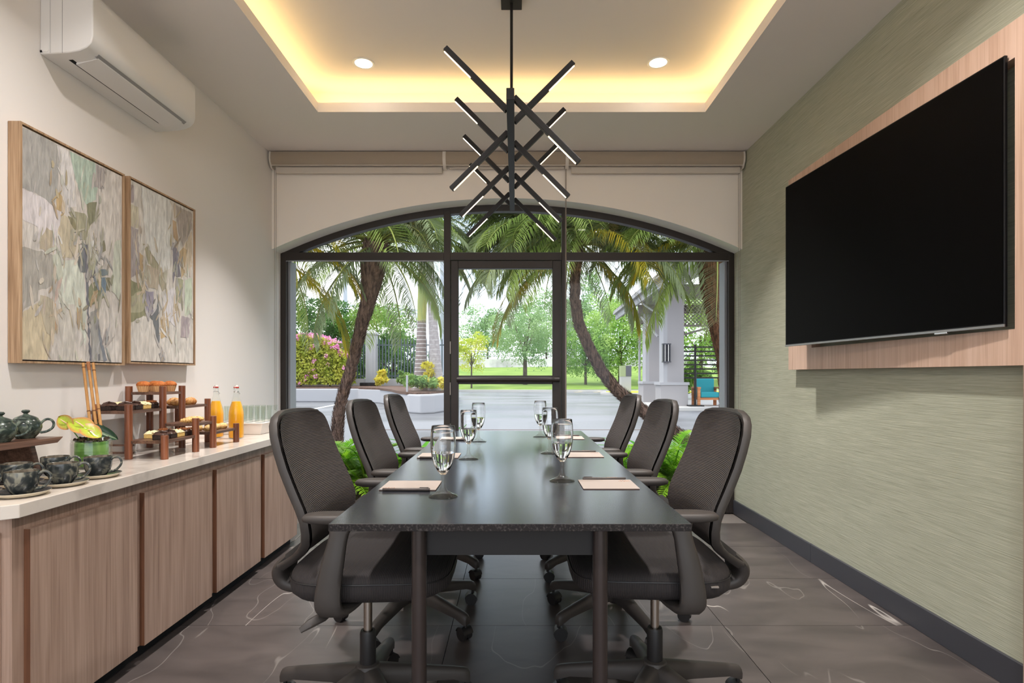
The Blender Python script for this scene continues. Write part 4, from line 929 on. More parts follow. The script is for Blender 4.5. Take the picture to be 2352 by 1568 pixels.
def croissant(lab, x, y, z, rz, s=1.0, mt='crust', name='croissant', cat='pastry', group=None):
    t = thing(name, lab, cat, (x, y, z), (0,0,rz), group=group)
    pts, rad = [], []
    for i in range(15):
        u = i/14*2-1; pts.append((.044*u*s, .014*u*u*s, .0195*s*(1-.35*u*u)*1.0)); rad.append(s*(.0215*(1-abs(u)**2.4)+.004)*(1+.10*math.cos(i*PI)))
    MB().tube(pts, rad, 12, flat=(1, .9)).build('body', M[mt], t, angle=80); return t
g_ = 'flaky pastries on the pastry stand'
x0, x1, y0, y1, z = SH['ur']
for fx, fy, rz, lab in ((.70,.20,1.3,'sugar-dusted croissant beside the tall posts'),(.35,.45,1.2,'croissant behind on the upper window-side shelf'),(.70,.66,1.0,'golden croissant at the open edge of the upper shelf')): croissant(lab, x0+(x1-x0)*fx, y0+(y1-y0)*fy, z, rz, .85, group=g_)
x0, x1, y0, y1, z = SH['lr']
for fx, fy, rz, lab in ((.30,.25,1.3,'pale bun by the post on the lowest window-side shelf'),(.70,.22,1.2,'pale bun at the front of the lowest window-side shelf'),(.66,.52,1.3,'small croissant in the middle of the lowest shelf'),(.70,.75,.9,'small croissant nearest the juice on the lowest shelf')): croissant(lab, x0+(x1-x0)*fx, y0+(y1-y0)*fy, z, rz, .72, 'pale', group=g_)
x0, x1, y0, y1, z = SH['lc']
for fx, fy, rz, lab in ((.70,.20,.4,'flat twisted pastry nearest the dark cakes'),(.66,.58,.5,'flat twisted pastry in the middle tier'),(.45,.90,.4,'flat twisted pastry at the far side of the middle tier')):
    t = thing('twisted_pastry', lab, 'pastry', (x0+(x1-x0)*fx, y0+(y1-y0)*fy, z), (0,0,rz), group='twisted pastries on the middle tier')
    for k in range(2):
        MB().tube([(-.036+.012*i, (.009 if (i+k) % 2 else -.009), .010+(.005 if (i+k) % 2 else 0)) for i in range(7)], [.006,.009,.010,.010,.010,.009,.005], 8).build('strand', M['pale'], t)

# ------------------------------------------------------------------ juice bottles
M['juice'] = mat('orange_juice', lin(248,168,30), .35, noise=((6,6,14), lin(252,184,36), .35, .7)); M['red'] = mat('red_rubber', lin(190,60,50), .5); M['porc'] = mat('white_porcelain', lin(225,220,215), .3)
for x, y, lab in ((-1.775,3.385,'swing-top bottle of orange juice by the wall'),(-1.630,3.335,'swing-top bottle of orange juice at the worktop front')):
    t = thing('juice_bottle', lab, 'bottle', (x, y, ZQ), group='juice bottles on the sideboard')
    MB().lathe([(0,.002),(.036,0),(.041,.005),(.0415,.14),(.040,.158),(.031,.195),(.019,.235),(.0145,.255),(.0138,.285),(.0158,.287),(.0158,.293),(.013,.294)], 36).build('glass_body', M['tglass'], t)
    MB().lathe([(0,.006),(.037,.006),(.0395,.012),(.0398,.140),(.0385,.157),(.0293,.195),(.0226,.216),(0,.216)], 36).build('juice', M['juice'], t)
    MB().lathe([(0,.290),(.0125,.290),(.0135,.294),(.012,.300),(.010,.304),(.009,.311),(0,.312)], 18).build('stopper', M['porc'], t)
    MB().lathe([(.0135,.2935),(.0145,.296),(.0145,.300),(.012,.302)], 18).build('rubber_seal', M['red'], t)
    w = MB()
    for s in (-1, 1): w.tube([(0, s*.0145, .272), (.004, s*.017, .283), (0, s*.016, .300), (0, s*.008, .309), (0, 0, .309)], .0011, 5); w.tube([(.001, s*.0145, .272), (.016, s*.012, .262), (.020, 0, .258)], .0011, 5)
    w.lathe([(.0145,.270),(.0152,.272),(.0145,.274)], 16); w.build('wire_bail', M['steel'], t)

# ------------------------------------------------------------------ tumblers on a white box tray
tr = thing('serving_tray', 'white box tray carrying the drinking glasses', 'tray', (-1.71, 3.68, ZQ))
to_ = (1.71, -3.68, -ZQ); M['wht'] = mat('white_lacquer', lin(226,220,214), .4)
MB().prism([(-1.866,ZQ),(-1.580,ZQ),(-1.566,ZQ+.070),(-1.870,ZQ+.070)], 'y', 3.535, 3.80).build('tray_body', M['wht'], tr, to_, smooth=False, bevel=.003)
MB().box(-1.874,-1.556,3.525,3.808,ZQ+.068,ZQ+.073).build('tray_rim', M['wht'], tr, to_, smooth=False, bevel=.002)
tum = MB().lathe([(0,0),(.027,0),(.0285,.003),(.0325,.098),(.0322,.100),(.0312,.098),(.0272,.014),(0,.013)], 28).mesh('tumbler', M['tglass'])
k = 0
for i in range(4):
    for j in range(3):
        o = link('drinking_glass', tum, None, (-1.832+.078*i, 3.575+.090*j, ZQ+.073))
        tag(o, 'clear tumbler in the %s row on the white tray, %s' % (('front','middle','back')[j], ('at the wall end','second from the wall','third from the wall','at the open worktop end')[i]), 'glass', 'tumblers on the white box tray')
# ================================================================== OUTSIDE
GZ = -.10
M['asphalt'] = mat('wet_asphalt', lin(98,98,101), .34, noise=((.22,.5,1), lin(124,124,127), .4, .62, 8), rough2=.6, bump=(60, .25, .006))
M['kerb'] = mat('kerb_concrete', lin(190,187,182), .8); M['white'] = mat('white_render', lin(168,167,169), .85); M['line'] = mat('road_paint', lin(240,240,238), .7)
M['lawn'] = mat('lawn_grass', lin(108,136,52), .95, noise=((.5,.5,.5), lin(132,156,70), .35, .65), bump=(30, .8, .05)); M['soil'] = mat('brown_mulch', lin(112,86,72), .95, noise=(30, lin(70,54,46), .4, .65), bump=(40, 1, .02))
M['ygrass'] = mat('yellow_grass', lin(200,190,70), .95, noise=(2, lin(170,180,60), .35, .65))
gr = struct(MB().box(-70, 70, 5.9, 41, GZ-.3, GZ).build('road', M['asphalt'], smooth=False), 'wet pale grey asphalt drive')
MB().box(-3.0, 6.0, 12.55, 12.62, GZ, GZ+.004).build('joint_line', M['soil'], gr, smooth=False)
struct(MB().bar(P(668,949,23.0)*1.0, P(775,925,24.8), .12, .004).build('road_marking', M['line'], smooth=False), 'white painted line on the drive')
bpy.data.objects['road_marking'].location.z = 0
def ground_pt(px, py, z=GZ):
    Y = F*(CH-z)/(py-CY); return Vector(((px-CX)/F*Y, Y, z))
o = bpy.data.objects['road_marking']; bpy.data.objects.remove(o)
a, b = ground_pt(640, 955), ground_pt(772, 929)
struct(MB().bar(a+Vector((0,0,.003)), b+Vector((0,0,.003)), .16, .004).build('road_marking', M['line'], smooth=False), 'white painted line on the drive')
# verge beyond the drive: rising lawn
lm = MB(); g = []
for i in range(13):
    y = 41 + 24*i/12; g.append([(x, y, GZ+.14 + 2.0*(i/12)**1.15 + .08*math.sin(x*.2+i)) for x in [-70+140*j/40 for j in range(41)]])
lm.rings(g, closed=False); lawn = struct(lm.build('lawn', M['lawn']), 'mown lawn rising beyond the drive')
struct(MB().box(-70, 70, 40.6, 41.05, GZ, GZ+.16).build('kerb', M['kerb'], smooth=False), 'pale kerb along the lawn')
struct(MB().box(-200, 200, 65, 260, -.6, 1.9).build('ground_far', M['lawn'], smooth=False), 'distant ground')
struct(MB().box(-70, 70, -1.4, 5.9, GZ-.4, GZ-.12).build('ground_near', M['soil'], smooth=False), 'ground under the building')
struct(MB().box(-70, 70, -60, -1.4, GZ-.4, GZ).build('bounce_ground', mat('pale_bounce_surface', lin(214,206,196), .8, noise=(1.2, lin(200,192,182), .4, .6)), smooth=False), 'unseen pale ground added behind the room to bounce light in')  # unseen ground, made pale so daylight bounces up to the ceiling
# planting bed in front of the glazing
struct(MB().box(-3.2, 3.2, YO+.001, 6.4, GZ-.1, GZ+.10).build('planting_bed', M['soil'], smooth=False), 'brown mulched bed outside the glazing')
# islands
im = MB(); pts = []
for k in range(33):
    t = PI/2 + PI*k/32; pts.append((8.0 + 2.6*math.cos(t), 36 + 2.3*math.sin(t)))
isl = struct(MB().prism([(14,38.3)] + pts + [(14,33.7)], 'z', GZ, GZ+.14).build('kerb_island', M['kerb'], smooth=False), 'rounded kerb island with yellowing grass')
pts2 = [(8.1 + 2.35*math.cos(PI/2+PI*k/32), 36 + 2.05*math.sin(PI/2+PI*k/32)) for k in range(33)]
MB().prism([(14,38.05)] + pts2 + [(14,33.95)], 'z', GZ+.14, GZ+.17).build('island_grass', M['ygrass'], isl, smooth=False)
for k in range(3): MB().bar((4.2+1.35*k, 40.0, GZ+.004), (4.7+1.35*k, 40.6, GZ+.004), .18, .006).build('painted_mark', mat('yellow_mark%d' % k, lin(220,200,150), .7), gr, smooth=False)

# ------------------------------------------------------------------ foliage builders
def leaf_mat(name, c1, c2, scale=1.5, tr=.35):
    m = bpy.data.materials.new(name); m.use_nodes = True; nt = m.node_tree; b = nt.nodes['Principled BSDF']; L = nt.links.new
    b.inputs['Roughness'].default_value = .55; b.inputs['Specular IOR Level'].default_value = .3
    tc = nt.nodes.new('ShaderNodeTexCoord'); n = nt.nodes.new('ShaderNodeTexNoise'); n.inputs['Scale'].default_value = scale; n.inputs['Detail'].default_value = 5
    L(tc.outputs['Object'], n.inputs['Vector']); r = nt.nodes.new('ShaderNodeValToRGB'); e = r.color_ramp.elements
    e[0].position = .36; e[0].color = c1; e[1].position = .64; e[1].color = c2
    L(n.outputs['Fac'], r.inputs['Fac']); L(r.outputs['Color'], b.inputs['Base Color'])
    t = nt.nodes.new('ShaderNodeBsdfTranslucent'); L(r.outputs['Color'], t.inputs['Color'])
    mx = nt.nodes.new('ShaderNodeMixShader'); mx.inputs['Fac'].default_value = tr
    L(b.outputs[0], mx.inputs[1]); L(t.outputs[0], mx.inputs[2]); L(mx.outputs[0], nt.nodes['Material Output'].inputs['Surface'])
    return m
def add_leaf(m, c, d, nrm, ln, wd):
    d = d.normalized(); s = d.cross(nrm)
    if s.length < 1e-4: s = d.orthogonal()
    s.normalize(); a = c - d*ln*.5; b = c + d*ln*.5
    o = len(m.v); m.v += [tuple(a), tuple(c + s*wd*.5), tuple(b), tuple(c - s*wd*.5)]; m.f.append([o, o+1, o+2, o+3]); m.m.append(0)
def rv(r):
    while True:
        v = Vector((r.uniform(-1,1), r.uniform(-1,1), r.uniform(-1,1)))
        if .05 < v.length < 1: return v.normalized()
def crown_mesh(name, mt, rad, clumps, per, ls, seed, crad=.3, droop=0, flat=.75):
    r = random.Random(seed); m = MB()
    for k in range(clumps):
        v = rv(r); q = r.uniform(.45,.95); c = Vector((v.x*rad[0]*q, v.y*rad[1]*q, v.z*rad[2]*q)); cr = crad*min(rad)*r.uniform(.7,1.25)
        for i in range(per):
            w = rv(r); 
            if w.z < -.35 and r.random() < .6: w.z = -w.z
            p = c + Vector((w.x, w.y, w.z*flat))*cr*r.uniform(.65,1.0)
            d = rv(r) + Vector((0,0,-droop))
            add_leaf(m, p, d, (w + rv(r)*.7), ls*r.uniform(.6,1.3), ls*.5*r.uniform(.6,1.2))
    return m.mesh(name, mt, False)
M['bark'] = mat('grey_brown_bark', lin(96,82,72), .9, noise=((8,8,2), lin(66,56,50), .4, .65), bump=((10,10,3), .8, .03))
M['lf_mid'] = leaf_mat('mid_green_leaves', lin(84,128,52), lin(150,186,88), .9); M['lf_dark'] = leaf_mat('deep_green_leaves', lin(52,92,44), lin(104,146,66), .8); M['lf_yel'] = leaf_mat('yellow_green_leaves', lin(170,190,50), lin(226,222,90), 1.2)
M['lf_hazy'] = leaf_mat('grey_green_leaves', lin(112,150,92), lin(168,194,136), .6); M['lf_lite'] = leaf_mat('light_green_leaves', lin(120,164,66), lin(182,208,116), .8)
def tree(label, base, h, rad, mt, clumps, per, ls, seed, trunk=.15, lean=(0,0), group='trees beyond the drive', droop=0, crad=.34, name='leafy_tree', forks=3):
    t = thing(name, label, 'tree', tuple(base), group=group)
    zc = h - rad[2]; tm = MB()
    tm.tube([(0,0,-.2), (lean[0]*.4, lean[1]*.4, zc*.5), (lean[0], lean[1], zc)], [trunk, trunk*.8, trunk*.55], 8)
    r = random.Random(seed)
    for k in range(forks):
        a = 2*PI*k/forks + r.random(); tm.tube([(lean[0]*.6, lean[1]*.6, zc*.62), (lean[0]+.35*rad[0]*math.cos(a), lean[1]+.35*rad[1]*math.sin(a), zc), (lean[0]+.6*rad[0]*math.cos(a), lean[1]+.6*rad[1]*math.sin(a), zc+.5*rad[2])], [trunk*.5, trunk*.35, trunk*.15], 6)
    tm.build('trunk', M['bark'], t)
    link('crown', crown_mesh('crown', mt, rad, int(clumps*1.2), int(per*1.8), ls*.62, seed, crad, droop), t, (lean[0], lean[1], zc))
    return t
def at(px, Y, z): return Vector(((px-CX)/F*Y, Y, z))
# behind the fence
tree('dense green tree behind the pink-flowering hedge', at(735,34,.3), 5.6, (2.2,2.0,1.9), M['lf_dark'], 60, 60, .30, 11, group='trees behind the railing')
tree('broad green tree behind the white fence pillar', at(868,35,.3), 5.4, (2.6,2.2,2.0), M['lf_mid'], 70, 60, .30, 12, group='trees behind the railing')
tree('low dark bushy tree behind the railing bars', at(905,33,.1), 3.4, (2.4,1.4,1.6), M['lf_dark'], 60, 60, .26, 13, group='trees behind the railing')
tree('low bushy tree behind the railing beside the hedge', at(812,33.5,.1), 3.4, (1.8,1.4,1.5), M['lf_mid'], 50, 60, .26, 31, group='trees behind the railing')
# lawn trees
tree('small bright yellow-green tree on the lawn', at(1083,42.5,.1), 4.3, (1.45,1.3,1.6), M['lf_yel'], 45, 50, .22, 14, .07, name='young_tree', forks=5)
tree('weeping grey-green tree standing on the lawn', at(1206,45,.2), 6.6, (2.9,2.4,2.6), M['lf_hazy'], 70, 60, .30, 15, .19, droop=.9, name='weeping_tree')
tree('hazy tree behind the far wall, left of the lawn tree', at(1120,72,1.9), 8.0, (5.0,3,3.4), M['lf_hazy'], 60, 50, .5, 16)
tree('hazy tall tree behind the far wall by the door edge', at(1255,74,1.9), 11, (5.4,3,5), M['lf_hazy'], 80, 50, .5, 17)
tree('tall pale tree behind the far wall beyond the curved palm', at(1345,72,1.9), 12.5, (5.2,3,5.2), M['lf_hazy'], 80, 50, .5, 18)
tree('large light green tree behind the ticket column', at(1425,47,.3), 7.6, (3.9,3.0,3.6), M['lf_lite'], 110, 70, .34, 19, .2)
tree('low spreading green tree left of the ticket column', at(1345,46,.3), 4.6, (2.6,2.2,2.2), M['lf_mid'], 80, 60, .28, 20, .12)
tree('sunlit tree seen through the pavilion opening', at(1610,46,.3), 7.2, (3.4,2.4,3.2), M['lf_lite'], 80, 60, .36, 21, .18)
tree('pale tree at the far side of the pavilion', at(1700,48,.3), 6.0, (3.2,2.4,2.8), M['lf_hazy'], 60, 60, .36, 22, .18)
# far wall, railing, buildings
fw = thing('boundary_wall', 'weathered far boundary wall with a white railing', 'wall', (0, 65.5, 1.9))
MB().box(-26, 22, -.15, .15, 0, 1.05).build('wall_body', mat('weathered_wall', lin(176,172,170), .9, noise=(.8, lin(214,210,206), .4, .6)), fw, smooth=False)
for k in range(24): MB().box(-26+2*k, -25.9+2*k, -.05, .05, 1.05, 1.9).build('railing_post', M['white'], fw, smooth=False)
MB().box(-26, 22, -.04, .04, 1.85, 1.95).build('top_rail', M['white'], fw, smooth=False); MB().box(-26, 22, -.04, .04, 1.35, 1.42).build('mid_rail', M['white'], fw, smooth=False)
tw = thing('apartment_tower', 'distant white apartment tower with rows of windows', 'building', tuple(at(1309, 220, 0)))
MB().box(-2.2, 2.6, 0, 5, 0, 21.5).build('tower_body', M['white'], tw, smooth=False)
wm = MB().box(-.45, .45, -.1, .05, 0, .9).mesh('tower_window', mat('dull_window', lin(130,140,150), .4), False)
for i in range(3):
    for j in range(5): link('tower_window', wm, tw, (-1.4+1.5*i, 0, 15.0+1.3*j))
rf = thing('stadium_roof', 'distant steel truss roof above the trees', 'building', tuple(at(880, 62, 0)))
M['truss'] = mat('pale_truss', lin(188,192,198), .6)
for k in range(5):
    MB().bar((-3.4+1.4*k, 0, 7.6+.05*k), (-2.0+1.4*k, 0, 8.5-.10*k), .10, .10, (0,1,0)).build('truss_bar', M['truss'], rf, smooth=False)
    MB().bar((-3.4+1.4*k, 0, 8.6-.10*k), (-2.0+1.4*k, 0, 7.6+.06*k), .10, .10, (0,1,0)).build('truss_bar', M['truss'], rf, smooth=False)
MB().bar((-3.6,0,8.65), (4.2,0,8.1), .22, .22, (0,1,0)).build('top_chord', M['truss'], rf, smooth=False); MB().bar((-3.6,0,7.6), (4.2,0,7.8), .16, .16, (0,1,0)).build('bottom_chord', M['truss'], rf, smooth=False)
for x in (-3.2, 3.8): MB().box(x-.15, x+.15, -.15, .15, 0, 7.7).build('column', M['truss'], rf, smooth=False)
tag(MB().lathe([(.21,0),(.17,4),(.14,8.5),(0,8.6)], 12).build('lamp_mast', mat('mast_grey', lin(176,182,190), .5), None, tuple(at(793,40,0))), 'pale grey mast rising behind the left palm trunk', 'mast')
tag(MB().lathe([(.22,0),(.18,4),(.15,9.5),(0,9.6)], 12).build('lamp_mast', bpy.data.materials['mast_grey'], None, tuple(at(1016,40,0))), 'pale grey mast behind the ringed palm trunks', 'mast')

# ------------------------------------------------------------------ raised planter
plp = [(-30,25.8),(-10.06,25.6),(-7.0,25.5),(-5.7,24.2),(-4.67,21.8),(-3.85,19.2),(-3.35,18.1),(-2.93,17.7),(-2.55,18.0),(-2.25,19.2),(-2.15,21.5),(-2.6,26),(-3.2,31.5),(-30,31.5)]
planter = struct(MB().prism(plp, 'z', GZ, .50).build('planter_wall', M['white'], smooth=False, bevel=.05), 'white rendered retaining wall of the raised planter')
c_ = Vector((-8, 27)); inn = [(c_.x+(x-c_.x)*.965, c_.y+(y-c_.y)*.965) for x, y in plp]
MB().prism(inn, 'z', .48, .56).build('planter_soil', M['soil'], planter, smooth=False)
# hedge
hd = thing('flowering_hedge', 'clipped yellow-green hedge with pink blossom', 'hedge', (-11.2, 27.6, .565))
r_ = random.Random(5); hm = MB(); fm = MB()
def hedge_pt():
    while True:
        x, y, z = r_.uniform(-3.6,3.25), r_.uniform(-1.0,1.0), r_.uniform(.1,2.45)
        top = 2.45 - .9*max(0,(x-1.4)/1.85)**2
        if z < top:
            d = min(top-z, 3.25-x, 1.0+y if y < 0 else 9)
            if d < .28: return Vector((x, y, z)), top-z
for k in range(15000):
    p, _ = hedge_pt(); add_leaf(hm, p, rv(r_), rv(r_)+Vector((0,-.6,.5)), r_.uniform(.10,.19), r_.uniform(.07,.12))
for k in range(900):
    p, d = hedge_pt()
    if d > .30 and r_.random() < .86: continue
    for q in range(7): add_leaf(fm, p+rv(r_)*.08+Vector((0,-.05,.05)), rv(r_), rv(r_)+Vector((0,-.8,.3)), .12, .10)
hm.build('foliage', leaf_mat('hedge_leaves', lin(150,164,52), lin(206,204,92), 2.2), hd, smooth=False)
fm.build('blossom', leaf_mat('pink_bracts', lin(214,130,178), lin(240,180,210), 3), hd, smooth=False)
cm = MB().box(-3.5,3.0,-.72,.8,.1,2.05); cm.build('inner_twigs', mat('dark_twigs', lin(96,104,44), .95), hd, smooth=False)
for x in (-2, -.4, 1.0, 2.4): MB().tube([(x,-.5,0),(x+.1,-.45,.5)], .05, 6).build('stem', M['bark'], hd)
# fence with pillar
FY = 29.5
fc = thing('railing_fence', 'dark picket railing on a low white wall', 'fence', (-6.0, FY, .5))
M['rail'] = mat('dark_green_grey_iron', lin(72,84,88), .6)
MB().box(-8, 2.7, -.15, .15, 0, .42).build('low_wall', M['white'], fc, smooth=False)
pm = MB().box(-.028,.028,-.028,.028,.42,2.42).add([(-.028,-.028,2.42),(.028,-.028,2.42),(.028,.028,2.42),(-.028,.028,2.42),(0,0,2.52)], [(0,1,4),(1,2,4),(2,3,4),(3,0,4)]).mesh('picket', M['rail'], False)
for k in range(54):
    x = -6.2+.162*k
    if abs(x+1.44) > .32: link('picket', pm, fc, (x, 0, 0))
for z in (.56, 2.16): MB().box(-8, 2.7, -.03, .03, z-.03, z+.03).build('rail', M['rail'], fc, smooth=False)
pil = thing('fence_pillar', 'white fence pillar with a small pyramid cap', 'pillar', (-7.40, FY-.05, .56)); pil.scale = (1, 1, 1.07)
MB().box(-.26,.26,-.26,.26,0,2.45).build('shaft', M['white'], pil, smooth=False); MB().box(-.12,.12,-.275,-.26,.1,2.3).build('panel', M['white'], pil, smooth=False)
MB().box(-.31,.31,-.31,.31,2.45,2.53).build('cap', M['white'], pil, smooth=False); MB().add([(-.31,-.31,2.53),(.31,-.31,2.53),(.31,.31,2.53),(-.31,.31,2.53),(0,0,2.74)], [(0,1,4),(1,2,4),(2,3,4),(3,0,4)]).build('cap_top', M['white'], pil, smooth=False)
# low plants in the planter
M['shrub'] = leaf_mat('shrub_leaves', lin(96,132,66), lin(160,186,104), 3); M['gold'] = leaf_mat('golden_leaves', lin(206,196,60), lin(240,226,110), 3)
def shrub(label, loc, rad, mt, seed, ls=.14, n=14, per=40, name='low_shrub'):
    t = thing(name, label, 'shrub', loc, group='low plants in the raised planter')
    link('foliage', crown_mesh('foliage', mt, rad, n, per, ls, seed, .55), t, (0,0,rad[2]*1.0)); return t
shrub('green shrub at the rounded planter corner', (-3.35,19.4,.56), (.42,.4,.28), M['shrub'], 1); shrub('green shrub in front of the first ringed palm', (-2.95,19.3,.56), (.42,.4,.26), M['shrub'], 2); shrub('variegated yellow shrub below the ringed palm', (-3.05,19.9,.56), (.32,.3,.5), M['gold'], 3, .2)
shrub('golden edging plant beside the second ringed palm', (-2.62,19.6,.56), (.36,.3,.24), M['gold'], 4); shrub('golden edging plant nearest the door frame', (-2.42,20.6,.56), (.30,.4,.26), M['gold'], 5); shrub('spiky yellow clump at the foot of the white pillar', (-6.65,28.3,.56), (.32,.3,.42), M['gold'], 6, .3); shrub('loose green plant against the low wall', (-5.5,28.4,.56), (.5,.3,.4), M['shrub'], 7, .2); shrub('small green plant on the mulch', (-4.9,26.5,.56), (.4,.3,.3), M['shrub'], 8)
tag(MB().box(-.03,.03,-.03,.03,0,.55).build('garden_light', M['white'], None, (-3.55,18.75,.55), smooth=False, bevel=.01), 'slim white garden light at the planter corner', 'garden light')
tag(MB().box(-.45,.45,-.12,.12,0,.17).build('floodlight', M['black'], None, (-7.4,28.9,.56), smooth=False, bevel=.03), 'black floodlight box at the foot of the pillar', 'floodlight')

# ------------------------------------------------------------------ palms
def rings_mat(name, c1, c2, freq):
    m = bpy.data.materials.new(name); m.use_nodes = True; nt = m.node_tree; b = nt.nodes['Principled BSDF']; L = nt.links.new; b.inputs['Roughness'].default_value = .9
    tc = nt.nodes.new('ShaderNodeTexCoord'); sp = nt.nodes.new('ShaderNodeSeparateXYZ'); L(tc.outputs['Object'], sp.inputs[0])
    n = nt.nodes.new('ShaderNodeTexNoise'); n.inputs['Scale'].default_value = 4; L(tc.outputs['Object'], n.inputs['Vector'])
    a = nt.nodes.new('ShaderNodeMath'); a.operation = 'MULTIPLY_ADD'; a.inputs[1].default_value = freq; L(sp.outputs[2], a.inputs[0]); dm_ = nt.nodes.new('ShaderNodeMath'); dm_.operation = 'MULTIPLY'; dm_.inputs[1].default_value = .22; L(n.outputs['Fac'], dm_.inputs[0]); L(dm_.outputs[0], a.inputs[2])
    f = nt.nodes.new('ShaderNodeMath'); f.operation = 'FRACT'; L(a.outputs[0], f.inputs[0])
    r = nt.nodes.new('ShaderNodeValToRGB'); e = r.color_ramp.elements; e[0].position = .72; e[0].color = c1; e[1].position = .86; e[1].color = c2
    L(f.outputs[0], r.inputs['Fac'])
    mx = nt.nodes.new('ShaderNodeMix'); mx.data_type = 'RGBA'; mx.blend_type = 'MULTIPLY'; mx.inputs[0].default_value = .6; L(r.outputs['Color'], mx.inputs[6])
    n2 = nt.nodes.new('ShaderNodeTexNoise'); n2.inputs['Scale'].default_value = 12; L(tc.outputs['Object'], n2.inputs['Vector']); L(n2.outputs['Fac'], mx.inputs[7])
    L(mx.outputs[2], b.inputs['Base Color']); return m
M['ring1'] = rings_mat('ringed_palm_bark', lin(158,140,132), lin(224,216,210), 7); M['ring2'] = rings_mat('pale_ringed_palm_bark', lin(186,176,172), lin(200,191,188), 6)
M['shaft'] = mat('green_crownshaft', lin(168,168,84), .5, noise=((8,8,1), lin(140,150,80), .4, .6))
def frond_mesh(seed, elev, droop, L_=1.0, pairs=74, ll=.25, wd=.0085, hang=.5):
    r = random.Random(seed); m = MB(); n = 22; pts = []; p = Vector((0,0,0)); a = elev; tw = r.uniform(-.25,.25)
    for i in range(n+1):
        pts.append(p.copy()); a -= droop/n*(0.5+1.0*i/n); yaw = tw*i/n
        p = p + Vector((math.cos(a)*math.cos(yaw), math.cos(a)*math.sin(yaw), math.sin(a)))*(L_/n)
    m.tube(pts, [.011*(1-.85*i/n) for i in range(n+1)], 5, mi=0)
    for k in range(pairs):
        u = .14 + .86*k/(pairs-1); f = u*n; i = min(int(f), n-1); q = pts[i].lerp(pts[i+1], f-i); d = (pts[i+1]-pts[i]).normalized()
        up = Vector((0,0,1)); sd = d.cross(up); sd = sd.normalized() if sd.length > .05 else Vector((0,1,0)); nu = sd.cross(d).normalized()
        l = ll*(math.sin(PI*min(1, .12+.80*u))**.55)*r.uniform(.88,1.1)
        for s in (-1, 1):
            e = (d*.62 + sd*s*.85 + nu*.28 + rv(r)*.08).normalized(); g = Vector((0,0,-hang))
            q1 = q + e*l*.5 + g*l*.12; q2 = q1 + (e + g*1.5).normalized()*l*.5
            wv = e.cross(Vector((0,0,1)) if abs(e.z) < .9 else d).normalized()*wd*.5
            o = len(m.v); m.v += [tuple(q-wv*.6), tuple(q+wv*.6), tuple(q1+wv), tuple(q1-wv), tuple(q2)]
            m.f += [[o,o+1,o+2,o+3],[o+3,o+2,o+4]]; m.m += [1,1]
    return m
M['fr_green'] = leaf_mat('palm_leaflets', lin(116,144,66), lin(176,192,108), 1.4, .45); M['fr_grey'] = leaf_mat('grey_green_leaflets', lin(118,136,92), lin(168,178,138), 1.2, .45)
M['fr_yel'] = leaf_mat('yellowing_leaflets', lin(150,152,52), lin(224,196,52), 2.2, .45); M['rach'] = mat('frond_rib', lin(150,156,80), .5)
FR = {}
for ci, (cn, mt) in enumerate((('green', M['fr_green']), ('grey', M['fr_grey']), ('yellow', M['fr_yel']))):
    FR[cn] = [frond_mesh(50+k+10*ci, math.radians(e), dr, hang=h).mesh('frond', [M['rach'], mt], False) for k, (e, dr, h) in enumerate(((72,1.5,.3),(50,1.6,.5),(28,1.5,.6),(8,1.4,.8),(-20,1.1,.9)))]
M['fibre'] = mat('brown_palm_fibre', lin(142,114,100), .95, noise=((30,30,8), lin(84,66,58), .4, .65), bump=((50,50,14), 1, .03)); M['fibre_red'] = mat('reddish_palm_fibre', lin(150,104,78), .95, noise=((30,30,8), lin(92,64,50), .4, .65), bump=((50,50,14), 1, .03))
def date_palm(label, path, rads, Y, fronds, seed, L_, mt, boots=2200):
    """path: pixel positions of the trunk axis, base first"""
    pts = [at(p[0], Y, CH-(p[1]-CY)/F*Y) for p in path]
    base = pts[0].copy(); base.z = GZ; t = thing('date_palm', label, 'palm tree', tuple(base), group='date palms outside the glazing')
    loc = [p - base for p in pts]
    tr = MB().tube(loc, rads, 14).build('trunk', mt, t)
    r = random.Random(seed); m = MB(); seg = [(loc[i+1]-loc[i]).length for i in range(len(loc)-1)]; tot = sum(seg)
    for k in range(boots):
        s = r.random()*tot; i = 0
        while i < len(seg)-1 and s > seg[i]: s -= seg[i]; i += 1
        f = s/seg[i]; c = loc[i].lerp(loc[i+1], f); rd = rads[i]*(1-f)+rads[i+1]*f; d = (loc[i+1]-loc[i]).normalized(); a = d.orthogonal().normalized(); b = d.cross(a); an = r.uniform(0,2*PI)
        o_ = a*math.cos(an)+b*math.sin(an); sdv = d.cross(o_); l = r.uniform(.05,.11); w = r.uniform(.014,.028); q = c + o_*rd*.93
        j = len(m.v); m.v += [tuple(q-sdv*w), tuple(q+sdv*w), tuple(q+o_*r.uniform(.015,.042)+d*l)]; m.f.append([j,j+1,j+2]); m.m.append(0)
    m.build('leaf_bases', mt, tr, smooth=False)
    top = loc[-1]
    for k in range(fronds):
        e = (k*5//fronds) if r.random() < .8 else r.randrange(5); cn = r.choices(('green','grey','yellow'), (6,5,.2 if e < 3 else .8))[0]
        o = link('frond', FR[cn][e], t, tuple(top + Vector((r.uniform(-.05,.05), r.uniform(-.05,.05), r.uniform(-.05,.1)))), (r.uniform(-.1,.1), r.uniform(-.1,.1), 2*PI*k*.382+r.uniform(-.2,.2)))
        s = L_*r.uniform(.85,1.12); o.scale = (s,s,s)
    return t, top
pL, tL = date_palm('leaning date palm with shaggy trunk in front of the hedge', [(774,1062),(774,1000),(778,950),(789,900),(805,850),(819,795),(832,742),(846,690),(854,640),(860,598),(864,560)], [.085,.08,.072,.068,.070,.074,.082,.105,.15,.19,.18], 8.0, 34, 21, 1.75, M['fibre'])
